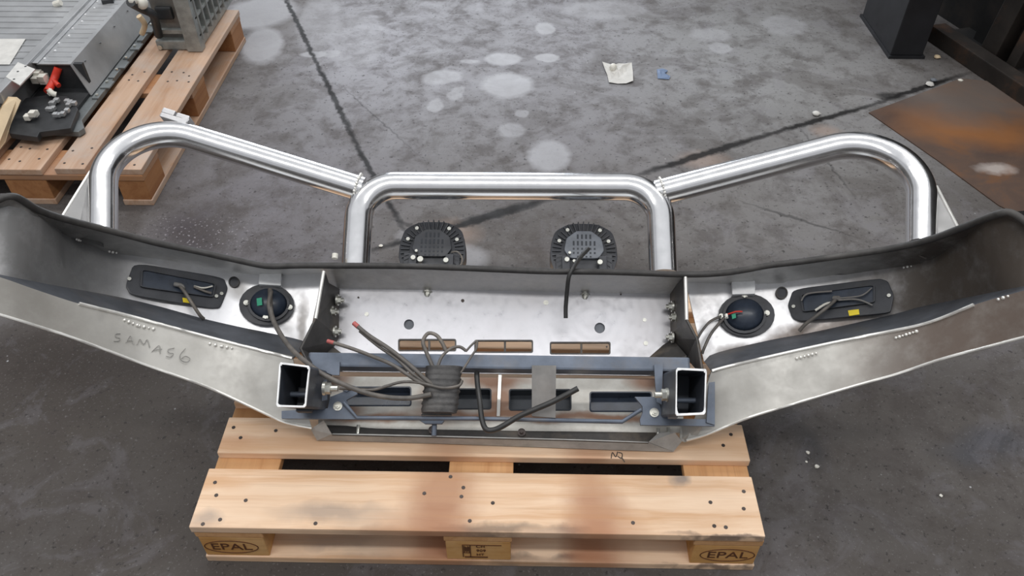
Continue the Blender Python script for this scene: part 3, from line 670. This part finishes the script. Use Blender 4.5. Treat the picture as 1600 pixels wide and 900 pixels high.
# tow/bracket plates below each rail
for pts, bolt in (([(440,642),(440,654),(556,655),(549,643),(541,625),(558,616),(558,604),(516,620),(512,638)], (528,635)),
            ([(992,620),(1027,620),(1033,640),(1046,654),(1112,655),(1117,666),(1001,664),(1000,655),(1004,645),(1004,635)], (1022,645))):
    pp = [P(x, y, .085) for x, y in pts]; MB().prism(pp, -EW*.008).build('bracket_plate', M['steel_blue'], BAR)
    MB().hexbolt(P(bolt[0], bolt[1], .085), EW, .0068, .007).build('bracket_bolt', M['zinc'], BAR, 30)
for pts, w in (([(485,567),(531,565),(530,586),(520,586),(484,572)], .105), ([(1022,570),(1036,566),(1034,632),(1026,628)], .108), ([(558,604),(543,600),(530,606),(541,612)], .09)):
    MB().prism([P(x, y, w) for x, y in pts], -EW*.006).build('rail_tab', M['steel_blue'], BAR)
MB().prism([P(x, y, .09) for x, y in ((1108,585),(1117,590),(1117,664),(1104,660))], -EW*.006).build('rail_tab', M['steel_blue'], BAR)
MB().prism([P(1063,662,.03), P(1100,660,.07), P(1088,686,.04), P(1070,691,.022), P(1062,688,.02)], -EW*.003).build('skirt_return', M['skirt'], BAR)
# thin cross rod
MB().tube([P(537,629,.09), P(558,653,.09), P(740,654,.092), P(972,659,.092), P(1002,640,.09)], .0048, 8).build('cross_rod', M['steel_blue'], BAR, 50)
MB().prism([P(655,656,.09), P(694,657,.09), P(690,662,.088), P(664,662,.088)], -EW*.01).cyl(P(679,660,.07), -EV*.03, .006, 10).build('rod_bracket', M['steel_blue'], BAR)
MB().prism([P(831,571,.106), P(869,571,.106), P(868,653,.098), P(831,650,.098)], -EW*.004).build('vertical_strap', M['strap'], BAR)
# taped wiring loom
mb = MB(); n = 26; pts = [P(694-8*t/n*1.0, 573+72*t/n, .125-.012*t/n) for t in range(n+1)]
rad = [.0245+.0007*math.sin(i*1.9)+(.0008 if i % 7 == 0 else 0) for i in range(n+1)]
vs = []; seg = 16
for p, r in zip(pts, rad):
    for k in range(seg):
        g = 2*math.pi*k/seg; vs.append(p+EX*(r*1.6*math.copysign(abs(math.cos(g))**.6, math.cos(g)))+EW*(r*.55*math.sin(g)))
mb.add(vs, [(i*seg+k, i*seg+(k+1)%seg, (i+1)*seg+(k+1)%seg, (i+1)*seg+k) for i in range(n) for k in range(seg)]+[tuple(range(seg)), tuple(n*seg+k for k in range(seg))])
lm = mb.build('wiring_loom', M['loom'], BAR, 40, label='wiring loom wrapped in creased dark tape')
MB().prism([P(658,648,.1), P(672,628,.11), P(690,632,.125), P(706,648,.1)], -EW*.01).build('loom_end', M['loom'], lm)

# cables
def cable(name, pts, r, mat, tipmat=None, parent=None):
    path = smooth_path([P(*q) for q in pts], 8)
    o = MB().tube(path, r, 8).build(name, mat, parent or BAR, 60)
    if tipmat: MB().tube([path[0]-(path[1]-path[0])*.2, path[1], path[2], path[3]], r*1.12, 8).build('cable_sleeve', tipmat, o, 60, label='red sleeve at the cut end')
    return o
cable('cable', [(422,452,.03),(424,490,.05),(437,520,.09),(457,547,.135),(480,567,.17),(510,588,.17),(560,610,.15),(600,620,.14),(640,622,.135),(674,616,.14)], .0056, M['cable'])
cable('cable', [(530,607,.14),(580,609,.13),(605,603,.13),(628,597,.13),(655,598,.135),(690,606,.145),(716,603,.14),(722,595,.13)], .0032, M['cable'])
cable('cable', [(553,505,.12),(576,524,.125),(608,545,.13),(640,570,.135),(664,592,.135),(680,604,.125)], .0048, M['cable'], M['pink'])
cable('cable', [(562,517,.118),(590,540,.12),(620,561,.128),(650,588,.135),(676,604,.125)], .0036, M['cable'])
cable('cable', [(512,533,.12),(545,543,.125),(585,558,.13),(615,571,.135),(650,594,.135),(676,606,.125)], .0042, M['cable'], M['pink'])
cable('cable', [(678,590,.125),(676,574,.125),(667,552,.122),(661,534,.12),(669,521,.12),(682,524,.12),(691,536,.12),(698,551,.118)], .0045, M['cable'])
cable('cable', [(682,580,.13),(690,558,.128),(704,545,.125),(718,542,.12),(728,548,.12)], .0036, M['cable'])
cable('cable', [(728,549,.122),(737,539,.12),(745,533,.118),(744,545,.118),(737,556,.12),(727,572,.125),(716,588,.125)], .0026, M['cable'])
cable('hose', [(903,607,.14),(865,627,.135),(835,640,.128),(810,651,.12),(785,666,.115),(770,672,.112),(759,670,.112),(753,655,.11),(750,630,.105),(746,600,.09),(745,582,.08)], .0062, M['cable_black'])
cable('lamp_cable', [(919,389,.03),(906,403,.075),(896,418,.112),(889,432,.112),(886,455,.09),(884,480,.07),(884,497,.06)], .0052, M['cable_black'])
# reflection-free stub behind the cable is a bare tape strip on the plate
# lamps set into the wing panels
def lamp_poly(pts, off=0): return [P(x, y, panel_w(x)+off) for x, y in pts]
def newell(p):
    n = Vector()
    for a, b in zip(p, p[1:]+p[:1]): n += Vector(((a.y-b.y)*(a.z+b.z), (a.z-b.z)*(a.x+b.x), (a.x-b.x)*(a.y+b.y)))
    n.normalize(); return n if n.dot(EW) > 0 else -n
def planar(pts):
    c = sum(pts, Vector())/len(pts); n = newell(pts); return [p-n*(p-c).dot(n) for p in pts], n, c
def rnd_corners(pts, r=.2, n=4):
    out = []
    for i, p in enumerate(pts):
        a = pts[i-1]; b = pts[(i+1)%len(pts)]; s = p+(a-p)*min(r, .45); e_ = p+(b-p)*min(r, .45)
        for k in range(n+1):
            t = k/n; out.append((s*(1-t)+p*t)*(1-t)+(p*(1-t)+e_*t)*t)
    return out
def indicator(out, inner, screws, tagpx, wires):
    pts, n, c = planar(lamp_poly(out)); pts = rnd_corners(pts, .22); ip, _, _ = planar(lamp_poly(inner)); ip = [p-n*(p-c).dot(n) for p in ip]; ip = rnd_corners(ip, .08, 3)
    th = .009
    on = lambda x, y, h=0: onPlane(x, y, c+n*(th+h), n)
    # bezel frame, recessed pan
    body = MB().prism([p-n*.002 for p in pts], n*th).build('indicator_lamp', M['black'], BAR, None, .002)
    sh = [p+n*th for p in ip]; cen = sum(sh, Vector())/len(sh)
    MB().ring(sh, [p.lerp(cen, .04) for p in sh], n*.006).build('recess_rim', M['black'], body)
    MB().prism([p.lerp(cen, .05)+n*.0005 for p in sh], n*.001).build('lamp_back_plate', M['black_blue'], body)
    for x, y in screws: MB().cyl(on(x, y), n*.003, .0042, 10).build('screw', M['zinc'], body)
    tp = [on(*q, .0) for q in tagpx]; MB().prism(tp, n*.002).build('yellow_tag', M['yellow'], body, label='small yellow tag')
    for k, (path, r, mat) in enumerate(wires):
        MB().tube(smooth_path([onPlane(x, y, c+n*(th+h), n) for x, y, h in path], 6), r, 8).build('lamp_wire', M[mat], body, 60)
    return body
indicator([(209,412),(349,435),(356,452),(344,482),(328,483),(204,462),(196,447)], [(220,425),(336,447),(332,468),(218,452)], [(202,436),(346,459),(338,463)],
          [(285,465.5),(299,467.5),(300,474.5),(286,472.5)],
          [([(277,445,.008),(285,451,.02),(300,474,.022),(312,492,.012),(318,498,.0)], .0042, 'cable'), ([(303,447,.008),(318,450,.009),(332,447,.008)], .002, 'white'), ([(303,448,.008),(320,455,.01),(330,458,.008)], .003, 'cable'), ([(273,444,.008),(284,447,.016),(286,452,.016)], .0055, 'strap')])
indicator([(1240,453),(1375,437),(1388,441),(1397,462),(1392,488),(1382,491),(1252,504),(1238,498),(1231,478)], [(1252,464),(1368,449),(1368,476),(1256,491)], [(1240,479),(1389,462)],
          [(1325,485.5),(1342,483.5),(1343,491.5),(1327,494)],
          [([(1307,467,.008),(1295,478,.02),(1275,494,.02),(1258,507,.01),(1249,517,.0)], .0042, 'cable'), ([(1301,473,.012),(1290,475,.014),(1274,485,.012)], .003, 'white'), ([(1310,469,.01),(1340,468,.012),(1363,477,.008)], .0022, 'strap'),
           ([(1310,466,.01),(1345,462,.012),(1362,450,.008)], .0018, 'strap'), ([(1252,470,.01),(1262,459,.012),(1300,455,.012)], .0022, 'strap'), ([(1303,466,.008),(1311,466,.014)], .006, 'strap')])
def fog(cx, cy, rx, ry, ccx, ccy, crx, cry, ears, tagq, wires, block):
    out = [(cx+rx*math.cos(a*math.pi/12), cy+ry*math.sin(a*math.pi/12)) for a in range(24)]
    pts, n, c = planar(lamp_poly(out)); th = .012
    on = lambda x, y, h=0: onPlane(x, y, c+n*(th+h), n)
    mid = [on(ccx+crx*math.cos(a*math.pi/12), ccy+cry*math.sin(a*math.pi/12), -th) for a in range(24)]
    body = MB().ring([p-n*.002 for p in pts], [m_.lerp(p, .1)-n*.002 for m_, p in zip(mid, pts)], n*th).build('fog_lamp', M['black'], BAR, 40)
    # domed rear housing
    vs = []; rows = 7; cc = sum(mid, Vector())/24
    for i in range(rows):
        a = i/(rows-1)*math.pi/2*.96
        for p in mid: vs.append(cc+(p-cc)*math.cos(a)+n*(.004+.030*math.sin(a)))
    MB().add(vs, [(i*24+k, i*24+(k+1)%24, (i+1)*24+(k+1)%24, (i+1)*24+k) for i in range(rows-1) for k in range(24)]+[tuple(range((rows-1)*24, rows*24))]).build('lamp_housing', M['black_blue'], body, 60)
    ro = MB().ring([on(ccx+(crx+3)*math.cos(a*math.pi/12), ccy+(cry+3)*math.sin(a*math.pi/12)) for a in range(24)], [on(ccx+(crx-1)*math.cos(a*math.pi/12), ccy+(cry-1)*math.sin(a*math.pi/12)) for a in range(24)], n*.006); ro.build('lamp_ring', M['black'], body, 40)
    for x, y in ears: MB().cyl(on(x, y), n*.006, .0065, 12).cyl(on(x, y, .006), n*.004, .003, 8).build('lamp_screw', M['zinc'], body)
    MB().prism([on(*q, .026) for q in tagq], n*.003).build('green_tag', M['green'], body, label='small green tag')
    for path, r, mt in wires: MB().tube(smooth_path([onPlane(x, y, c+n*(th+h), n) for x, y, h in path], 6), r, 8).build('lamp_wire', M[mt], body, 60)
    bp = [onPlane(x, y, c+n*.028, n) for x, y in block]
    MB().prism(bp, -n*.026).build('lamp_bracket', M['white_metal'], BAR, None, .002, label='bright bent bracket above the fog lamp')
    return body
fog(417,478,43,32, 420,476,30,24, [(385,474),(453,481),(415,497)], [(401,467),(409,465.5),(410,477),(402,478.5)], [([(424,455,.03),(420,475,.036),(425,500,.03)], .005, 'cable')], [(405,427),(440,427),(439,446),(404,444)])
fog(1166,494,44,33, 1163,493,31,26, [(1127,495),(1198,490),(1163,464),(1135,495)], [(1143,492),(1149,490),(1150,497),(1144,499)],
    [([(1160,487,.034),(1150,487,.034),(1137,491,.03)], .002, 'red'), ([(1131,497,.008),(1112,520,.012),(1101,542,.01),(1097,553,.005)], .0035, 'cable'), ([(1127,494,.008),(1110,502,.012),(1097,517,.01),(1089,531,.008)], .003, 'cable')],
    [(1143,440),(1180,438),(1180,459),(1144,460)])
for x, y, r in ((366,441,8.5), (1221,458,9.5)):
    c = [P(x+r*math.cos(k*math.pi/9), y+r*math.sin(k*math.pi/9), panel_w2(x, y)+.003) for k in range(18)]; c, n, cc = planar(c)
    MB().ring([p-n*.002 for p in c], [p.lerp(cc, .22)-n*.002 for p in c], n*.005).build('grommet', M['rubber'], BAR)
    MB().prism([p.lerp(cc, .2)-n*.001 for p in c], n*.0022).build('grommet_hole', M['black'], BAR)
# weld beads along the skirt and panel
def weld(name, pts, r, parent=BAR, step=.006):
    ln = resample(pts, max(3, int(sum((b-a).length for a, b in zip(pts, pts[1:]))/step)))
    mb = MB()
    for i, p in enumerate(ln): mb.ball(p, r*(1+.2*math.sin(i*2.3)), 8)
    return mb.build(name, M['edge'], parent, 60)
for x0, y0, x1, y1 in ((195,500,215,508), (218,509,240,514), (328,537,345,541), (347,541,362,544), (1245,560,1275,552), (1400,528,1432,518), (1560,468,1575,463)):
    weld('weld_bead', [P(x0, y0, skirt_w(x0,y0)+.001), P(x1, y1, skirt_w(x1,y1)+.001)], .0034)
for x0, y0, x1, y1 in ((171,393,182,395), (120,374,126,376), (1412,418,1424,416)):
    weld('weld_bead', [P(x0, y0, panel_w(x0)+.012), P(x1, y1, panel_w(x1)+.012)], .003)
# handwriting on the left skirt
def q4(x, y): return (150+x/4, 380+y/4)
for st in ([(152,565),(122,568),(126,588),(150,594),(142,610),(112,612)], [(188,622),(215,580),(236,632)], [(200,608),(226,610)], [(258,632),(275,600),(297,632),(320,602),(337,652)], [(350,676),(395,640),(402,690)], [(362,668),(412,662)],
           [(490,655),(452,664),(456,685),(484,690),(466,711),(438,706)], [(560,658),(528,696),(532,730),(568,742),(588,722),(560,706),(534,722)]):
    pts = [P(*q4(*s), skirt_w(*q4(*s))+.0018) for s in st]
    MB().tube(smooth_path(pts, 4), .0008, 5).build('handwritten_mark', M['pencil'], BAR, 60)

# tubes
def ext(a, b, v):
    """carry the line a->b on until it meets height v on the bar"""
    va, vb = loc(a)[1], loc(b)[1]; t = (v-va)/(vb-va); return a.lerp(b, t)
HR = .0345
lb, lt_, rt_, rb = P(556,412,.05), P(563,290,.05), P(1031,292,.05), P(1036,412,.05)
hoop = fillet([ext(lt_, lb, .40), lt_, rt_, ext(rt_, rb, .40)], .088)
MB().tube(hoop, HR, 32).build('centre_hoop', M['tube'], BAR, 60, label='polished centre hoop tube')
def side_hoop(a, c, f, r, R):
    A, C, F = P(*a), P(*c), P(*f); path = fillet([A, C, ext(C, F, .41)], R, 22)
    o = MB().tube(path, r, 32).build('side_hoop', M['tube'], BAR, 60); return o, path, A, C, F
ol, pl_, Al, Cl, Fl = side_hoop((566,296,.05), (162,172,.155), (161,340,.20), .0315, .14)
orr, pr_, Ar, Cr, Fr = side_hoop((1026,302,.05), (1441,194,.155), (1440,340,.20), .0325, .145)
ol['label'] = 'polished outer hoop tube at the left'; orr['label'] = 'polished outer hoop tube at the right'
for A, C in ((P(572,297,.05), Cl), (P(1022,303,.05), Cr)):
    d = (C-A).normalized(); a = d.orthogonal().normalized(); b = d.cross(a); c = A+d*.022
    pts = [c+(a*math.cos(k*math.pi/10)+b*math.sin(k*math.pi/10))*(HR+.0005) for k in range(21)]
    weld('weld_bead', pts, .0033, BAR, .0065)
# gussets at the foot of the outer hoops
for pts, wl in (([(141,268,.178),(98,337,.225),(120,372,.24),(160,385,.205),(155,300,.187)], [(147,272,.193),(141,352,.215)]), ([(1463,291,.185),(1498,358,.225),(1480,392,.24),(1445,392,.21),(1450,310,.19)], [(1459,292,.2),(1462,372,.222)])):
    MB().prism([P(*q) for q in pts], -EW*.006).build('hoop_gusset', M['gusset'], BAR)
    weld('weld_bead', [P(*q) for q in wl], .0035, BAR, .0065)
    a, b = P(*pts[0]), P(*pts[1]); MB().tube([a, b], .0035, 6).build('gusset_edge', M['edge'], BAR, 60)
# aerial tab on the left hoop
tp = P(277,187,.125); d = (P(290,213,.1)-P(560,297,.1)).normalized(); nn = (EV-d*EV.dot(d)).normalized(); kk = d.cross(nn)
tb = MB()
tb.box(tp-d*.036-kk*.018-nn*.012, d*.072, kk*.036, nn*.012)
tb.box(tp-d*.036-kk*.018, d*.034, kk*.036, nn*.012); tb.box(tp+d*.003-kk*.018, d*.034, kk*.036, nn*.014)
tb.build('aerial_tab', M['panel'], BAR, None, .003)

# driving lamps bolted to the front of the bar
def driving_lamp(cx, cy, first):
    C0 = P(cx, cy, -.03); X0, v0, w0 = loc(C0)
    F = lambda u, v, w: B(X0+u, v0+v, w0+w)
    def oct_(rx, ry, w, k=.42):
        pts = [(rx*k,ry),(rx*.86,ry*.72),(rx*.98,ry*k*.6),(rx,-ry*.25),(rx*.86,-ry*.72),(rx*k,-ry),(-rx*k,-ry),(-rx*.86,-ry*.72),(-rx,-ry*.25),(-rx*.98,ry*k*.6),(-rx*.86,ry*.72),(-rx*k,ry)]
        return [F(a, b, w) for a, b in pts]
    body = MB().prism(rnd_corners(oct_(.085,.078,-.055), .3, 3), EW*.049).build('driving_lamp', M['black'], BAR, 30, .003, label='round black driving lamp, '+('left' if first else 'right'))
    # finned heat sink round the rim
    fin = MB()
    for k in range(40):
        a = 2*math.pi*k/40; ca, sa = math.cos(a), math.sin(a)
        u = EX*ca+EV*sa; t = -EX*sa+EV*ca; p = F(ca*.058, sa*.053, -.012)
        L = .022 if sa < .75 else .028
        fin.box(p-t*.0013, u*L, t*.0026, EW*.012)
    fin.build('cooling_fins', M['black'], body)
    cp = MB(); out = rnd_corners([F(a, b, -.004) for a, b in ((-.019,.052),(.019,.052),(.044,.032),(.050,.0),(.036,-.022),(-.036,-.022),(-.050,.0),(-.044,.032))], .15, 2)
    cp.prism(out, EW*.010); vent = cp.build('vent_cover', M['grey_plastic'] if not first else M['black'], body, None, .002)
    vt = MB()
    for row, (y, n, h) in enumerate(((.036,4,.012),(.018,6,.012),(.003,6,.005),(-.008,6,.005),(-.018,4,.004))):
        for k in range(n):
            x = (k-(n-1)/2)*.0105; vt.box(F(x-.0022, y-h/2, .0056), EX*.0044, EV*h, EW*.0012)
    vt.build('vent_slots', M['hole'], vent)
    for x, y in ((-.041,.056),(.041,.056),(-.062,.026),(.062,.026)):
        MB().cyl(F(x, y, -.011), EW*.014, .0048, 12).build('lamp_bolt', M['zinc'], body)
    br = MB()
    for s in (-1, 1):
        br.box(F(s*.046-.010, -.066, -.010), EX*.02, EV*.048, EW*.022); br.box(F(s*.062-.009, -.06, -.012), EX*.018, EV*.05, EW*.012)
    br.box(F(-.05, -.082, -.03), EX*.1, EV*.012, EW*.04)
    br.build('lamp_mount', M['black'], body, None, .002)
    for x, y, r in ((-.044,-.03,.006),(-.026,-.034,.0075 if first else .004),(.038,-.036,.0065),(-.037,-.012,.0035)):
        MB().cyl(F(x, y, .008), EW*.010, r, 10).build('mount_bolt', M['zinc'], body)
    if first:
        MB().tube(smooth_path([F(.05,-.01,.004), F(.066,-.012,.012), F(.078,-.03,.012), F(.07,-.052,.012), F(.03,-.056,.014), F(-.01,-.05,.012), F(-.03,-.04,.01)], 6), .0022, 6).build('lamp_lead', M['cable'], body, 60)
    MB().prism(rnd_corners(oct_(.078,.072,-.062), .3, 3), EW*.008).build('lamp_lens', M['black_blue'], body)
driving_lamp(675, 389, True)
driving_lamp(912.5, 392, False)
# small white blobs: bolt heads that stick out past the trim by the left hoop leg
MB().cyl(P(523,404,.09), EV*.012, .007, 10).ball(P(524,401,.09), .006).build('trim_bolt', M['white'], BAR, 60)

# ------------------------------------------------------------------ battery pack on the left pallet
PK = thing('battery_pack', (-1.05,1.85,.145), 'grey metal battery pack with open black end on the left pallet', 'battery pack')
ZT = .28
MB().bx(-1.36,-.855,1.50,2.62,.1465,.165).build('tray', M['pack_grey'], PK, None, .003)
for i in range(12):
    y = 1.68+i*.075; MB().bx(-.875,-.838 if i % 2 else -.85, y, y+.05, .165, .171).build('flange_lug', M['pack_grey'], PK, None, .002)
for i in range(9):
    MB().cyl((-.862, 1.70+i*.095, .171), Vector((0,0,.005)), .006, 6).build('flange_bolt', M['zinc'], PK)
xl, xr, xs = -1.36, -.928, -.882
def prof(y): return [(-1.36,y,.166),(-1.36,y,ZT),(xr,y,ZT),(xs,y,.166)]
# lid: ribbed top, sloping side, hollow open end
vs = prof(1.725)+prof(2.62)
MB().add([Vector(q) for q in ((-1.05,1.725,ZT),(xr,1.725,ZT),(xs,1.700,.17),(-1.05,2.62,ZT),(xr,2.62,ZT),(xs,2.62,.17))]+[Vector(q) for q in ((-1.05,1.725,ZT-.004),(xr-.003,1.725,ZT-.004),(xs-.004,1.700,.17),(-1.05,2.62,ZT-.004),(xr-.003,2.62,ZT-.004),(xs-.004,2.62,.17))],
   [(0,1,4,3),(1,2,5,4),(6,9,10,7),(7,10,11,8),(0,6,7,1),(1,7,8,2)]).build('lid', M['pack'], PK)
MB().bx(-1.45,-1.10,1.40,2.62,.1665,ZT-.002).build('side_module', M['pack'], PK, None, .004)
rb_ = MB()
for i in range(24):
    y = 1.74+i*.037; rb_.bx(-1.03,-.945,y,y+.004,ZT,ZT+.0012)
    y2 = 1.43+i*.048; rb_.bx(-1.44,-1.115,y2,y2+.005,ZT-.002,ZT+.0005)
rb_.build('pressed_ribs', M['pack'], PK)
MB().bx(-1.10,-1.066,1.50,2.62,ZT-.03,ZT+.012).bx(-1.066,-1.045,1.725,2.62,ZT,ZT+.004).build('seam_rail', M['pack'], PK, None, .003)
for i in range(9): MB().cyl((-1.035+.012*(i%2), 1.76+i*.06, ZT), Vector((0,0,.004)), .004, 8).build('lid_rivet', M['white_metal'], PK)
for i in range(5): MB().cyl((xr+.012, 1.80+i*.14, ZT-.028), Vector((0,0,.004)), .004, 8).build('lid_rivet', M['pack_grey'], PK)
q = [onZ(x, y, ZT+.014) for x, y in ((28,97),(55,108),(31,133),(9,120))]
MB().prism(q, Vector((0,0,-.004))).build('fixing_plate', M['edge'], PK, label='bright square fixing plate')
for x, y in ((28,112),(40,104),(22,124)): MB().cyl(onZ(x, y, ZT+.0135), Vector((0,0,.0012)), .004, 8).build('plate_hole', M['hole'], PK)
q = [onZ(x, y, ZT+.001) for x, y in ((-30,61),(40,61),(15,101),(-30,101))]
MB().prism(q, Vector((0,0,.001))).build('white_label', M['paper'], PK, label='blank white sticker')
MB().tube([onZ(85,7,ZT+.004), onZ(95,4,ZT+.012)], .012, 10).build('lid_cap', M['white'], PK)
MB().tube([onZ(160,3,ZT+.004), onZ(178,0,ZT+.006)], .018, 10).build('lid_plug', M['pack_dark'], PK)
# open end
MB().bx(-1.06,xs-.012,1.735,1.75,.166,ZT-.005).bx(-1.08,-.89,1.56,1.735,.166,.178).build('end_board', M['pack_dark'], PK)
q = [onZ(x, y, .19) for x, y in ((14,208),(20,178),(40,153),(75,148),(105,150),(122,170),(110,200),(62,206),(58,214))]
MB().prism(q, Vector((0,0,-.022))).build('connector_tray', M['pack_dark'], PK, None, .003)
q = [onZ(x, y, .168) for x, y in ((62,188),(128,188),(131,200),(122,206),(66,204))]
MB().prism(q, Vector((0,0,-.02))).build('end_flange', M['pack_grey'], PK, None, .002)
def lump(name, x, y, z, s, mat, k=4):
    mb = MB(); c = onZ(x, y, z); rn = random.Random(int(x*7+y))
    for i in range(k): mb.box(c+Vector((rn.uniform(-s,s), rn.uniform(-s,s), rn.uniform(-s*.3,s*.5))), Vector((s*1.0,0,0)), Vector((0,s*1.1,0)), Vector((0,0,s*.9)))
    return mb.build(name, mat, PK, None, .002)
lump('white_connector', 56, 128, .22, .024, M['white'], 7); lump('white_connector', 46, 186, .20, .02, M['white'], 4)
for x, y in ((83,165),(105,167),(72,176),(93,183)): lump('busbar_connector', x, y, .19, .015, M['pack'], 4)
lump('white_connector', 76,149,.20,.008, M['white'], 2)
MB().tube(smooth_path([onZ(91,106,.262), onZ(86,120,.235), onZ(81,132,.22), onZ(74,143,.212)], 6), .0135, 10).tube(smooth_path([onZ(83,126,.23), onZ(92,134,.22)], 4), .009, 8).build('red_cable', M['red'], PK, 60, label='thick red cable')
MB().tube(smooth_path([onZ(76,140,.215), onZ(82,146,.21), onZ(88,148,.205)], 4), .010, 8).build('yellow_clip', M['white'], PK, 60)
# cardboard strap leaning on the pack front
q = [onZ(*p) for p in ((-12,250,.17),(9,222,.17),(17,195,.20),(33,158,.25),(27,153,.26),(13,152,.262),(3,166,.26),(-20,205,.21))]
MB().prism(q, Vector((.002,-.002,.004))).build('cardboard_strip', M['cream'])
tag(bpy.data.objects['cardboard_strip'], 'curved beige card strip lying against the front of the battery pack', 'cardboard')

# ------------------------------------------------------------------ cast unit behind it
IV = thing('power_unit', (-.7,2.2,.144), 'grey cast metal electric unit with black port at back of left pallet', 'electric unit')
MB().bx(-.775,-.625,2.13,2.60,.150,.42).build('housing', M['cast_dark'], IV, None, .008)
MB().bx(-.785,-.610,2.10,2.60,.1465,.185).build('base_flange', M['cast'], IV, None, .005)
rb_ = MB()
for i in range(7):
    y = 2.12+i*.06; rb_.bx(-.628,-.596,y,y+.012,.18,.42)
for z in (.20,.27,.34): rb_.bx(-.628,-.60,2.10,2.60,z,z+.012)
rb_.bx(-.66,-.60,2.085,2.13,.1465,.42)
rb_.build('cooling_ribs', M['cast'], IV, None, .003)
MB().bx(-.755,-.69,2.112,2.135,.265,.315).build('black_port', M['pack_dark'], IV, None, .008)
MB().bx(-.765,-.67,2.116,2.135,.205,.225).build('front_step', M['cast'], IV, None, .004)
for z in (.16,): 
    for x in (-.77,-.62): MB().cyl((x, 2.095, z), Vector((0,-.004,0)), .01, 6).build('foot_bolt', M['zinc'], IV)
MB().tube(smooth_path([onZ(204,4,.42), onZ(222,14,.36), onZ(238,22,.33), onZ(243,35,.28), onZ(248,55,.20)], 6), .016, 10).build('black_cable', M['pack_dark'], IV, 60)
MB().tube(smooth_path([onZ(217,25,.30), onZ(226,38,.26), onZ(222,52,.21)], 6), .011, 10).build('pale_cable', M['cream'], IV, 60)
lump_ = MB().ball(onZ(222,5,.40), .022).ball(onZ(207,1,.42), .018).build('white_connector', M['white'], IV, 60)
MB().bx(-.80,-.64,2.3,2.6,.42,.425).build('top_cover', M['white'], IV)

# ------------------------------------------------------------------ litter on the floor
def crumple(name, poly, mat, label, cat, h=.006, seed=1):
    pts = [onZ(*p) for p in poly]; c = sum(pts, Vector())/len(pts); rn = random.Random(seed); vs = [c+Vector((0,0,h))]; n = len(pts); rows = 3
    for r in range(1, rows+1):
        for p in pts: vs.append(c.lerp(p, r/rows)+Vector((rn.uniform(-.003,.003), rn.uniform(-.003,.003), rn.uniform(.001,h))))
    fs = [(0, 1+k, 1+(k+1)%n) for k in range(n)]+[(1+r*n+k, 1+r*n+(k+1)%n, 1+(r+1)*n+(k+1)%n, 1+(r+1)*n+k) for r in range(rows-1) for k in range(n)]
    o = MB().add(vs, fs).build(name, mat); md = o.modifiers.new('solid', 'SOLIDIFY'); md.thickness = .001; md.offset = 1; return tag(o, label, cat)
crumple('paper_scrap', [(941,100),(954,102),(963,103),(966,101),(975,102),(986,101),(988,115),(989,129),(978,132),(965,132),(951,131),(949,118),(945,110)], M['paper'], 'crumpled off-white paper scrap on the floor beyond the bar', 'paper', .012)
b_ = MB().ball(onZ(958,105,.016), .016); tag(b_.build('white_ball', M['white'], None, 60), 'small white round blob lying on the paper scrap', 'ball')
crumple('blue_card_scrap', [(1026,109),(1036,108),(1044,111),(1039,116),(1046,120),(1046,125),(1028,124)], M['blue_paper'], 'small torn blue card on the floor right of the paper scrap', 'card', .006, 4)
def pebble(x, y, r, mat, name, label, cat, group=None, sq=.5):
    p = onZ(x, y); rn = random.Random(int(x)); mb = MB().ball((0,0,0), r, 8)
    mb.v = [Vector((q.x*(1+rn.uniform(-.25,.25)), q.y*(1+rn.uniform(-.25,.25)), q.z*sq))+Vector((p.x, p.y, r*sq)) for q in mb.v]
    return tag(mb.build(name, mat, None, 60), label, cat, group)
pebble(595,385,.006,M['white'],'white_chip','tiny white chip on the floor left of the left driving lamp','chip')
for x, y, r in ((1262,708,.005), (1276,730,.006), (1260,722,.003), (1470,775,.004)): pebble(x, y, r, M['white'], 'paint_chip', 'tiny white chip on the dark floor right of the front pallet', 'chip', 'white chips right of the pallet')
pebble(1275,180,.016,M['paper'],'concrete_crumb','pale crumb on the crack above the right hoop','rubble')
pebble(1452,134,.016,M['paper'],'concrete_crumb','larger pale crumb at the corner of the rusty plate','rubble')
pebble(1458,127,.013,M['grey_plastic'],'concrete_crumb','grey crumb just behind the pale one by the rusty plate','rubble')
pebble(1464,91,.014,M['cream'],'concrete_crumb','yellowish crumb near the rail behind the black column','rubble')
pebble(1500,127,.010,M['white'],'concrete_crumb','small white crumb at the foot of the rail','rubble')

# ------------------------------------------------------------------ dark column and machine at upper right
CO = thing('steel_column', (2.34,2.57,0), 'black steel column standing on the floor at upper right', 'column')
MB().bx(2.262,2.40,2.37,2.77,.012,2.3).build('shaft', M['column'], CO, None, .004)
MB().bx(2.255,2.41,2.362,2.78,0,.012).build('base_plate', M['column'], CO)
MC = thing('machine_frame', (3.0,2.5,0), 'dark rusty machine frame behind the column at right edge', 'machine')
a, b = onZ(1446,62), onZ(1640,196); d = (b-a).normalized(); s_ = Vector((-d.y, d.x, 0)); s_ = s_ if s_.x > 0 else -s_
L = (b-a).length
MB().box(a, d*(L+.8), s_*.075, Vector((0,0,.07))).build('base_rail', M['rail'], MC, None, .004)
bk_ = a+s_*.22-d*1.2
MB().box(bk_, d*(L+2.4), s_*.8, Vector((0,0,2.2))).build('body', M['machine'], MC)
MB().box(a+d*.22+s_*.08, d*.09, s_*.08, Vector((.12,.0,1.7))).box(a+d*.36+s_*.09, d*.05, s_*.06, Vector((.14,0,1.7))).build('upright', M['rail'], MC, None, .004)
MB().box(a+d*.35+s_*.1, d*.9, s_*.05, Vector((0,0,.05))).box(a+d*.1+s_*.16, d*1.0, s_*.05, Vector((0,0,.32))).build('tie_bar', M['machine'], MC)
MB().box(a+s_*.075, d*(L+.8), s_*.26, Vector((0,0,.03))).build('sill', M['machine'], MC)
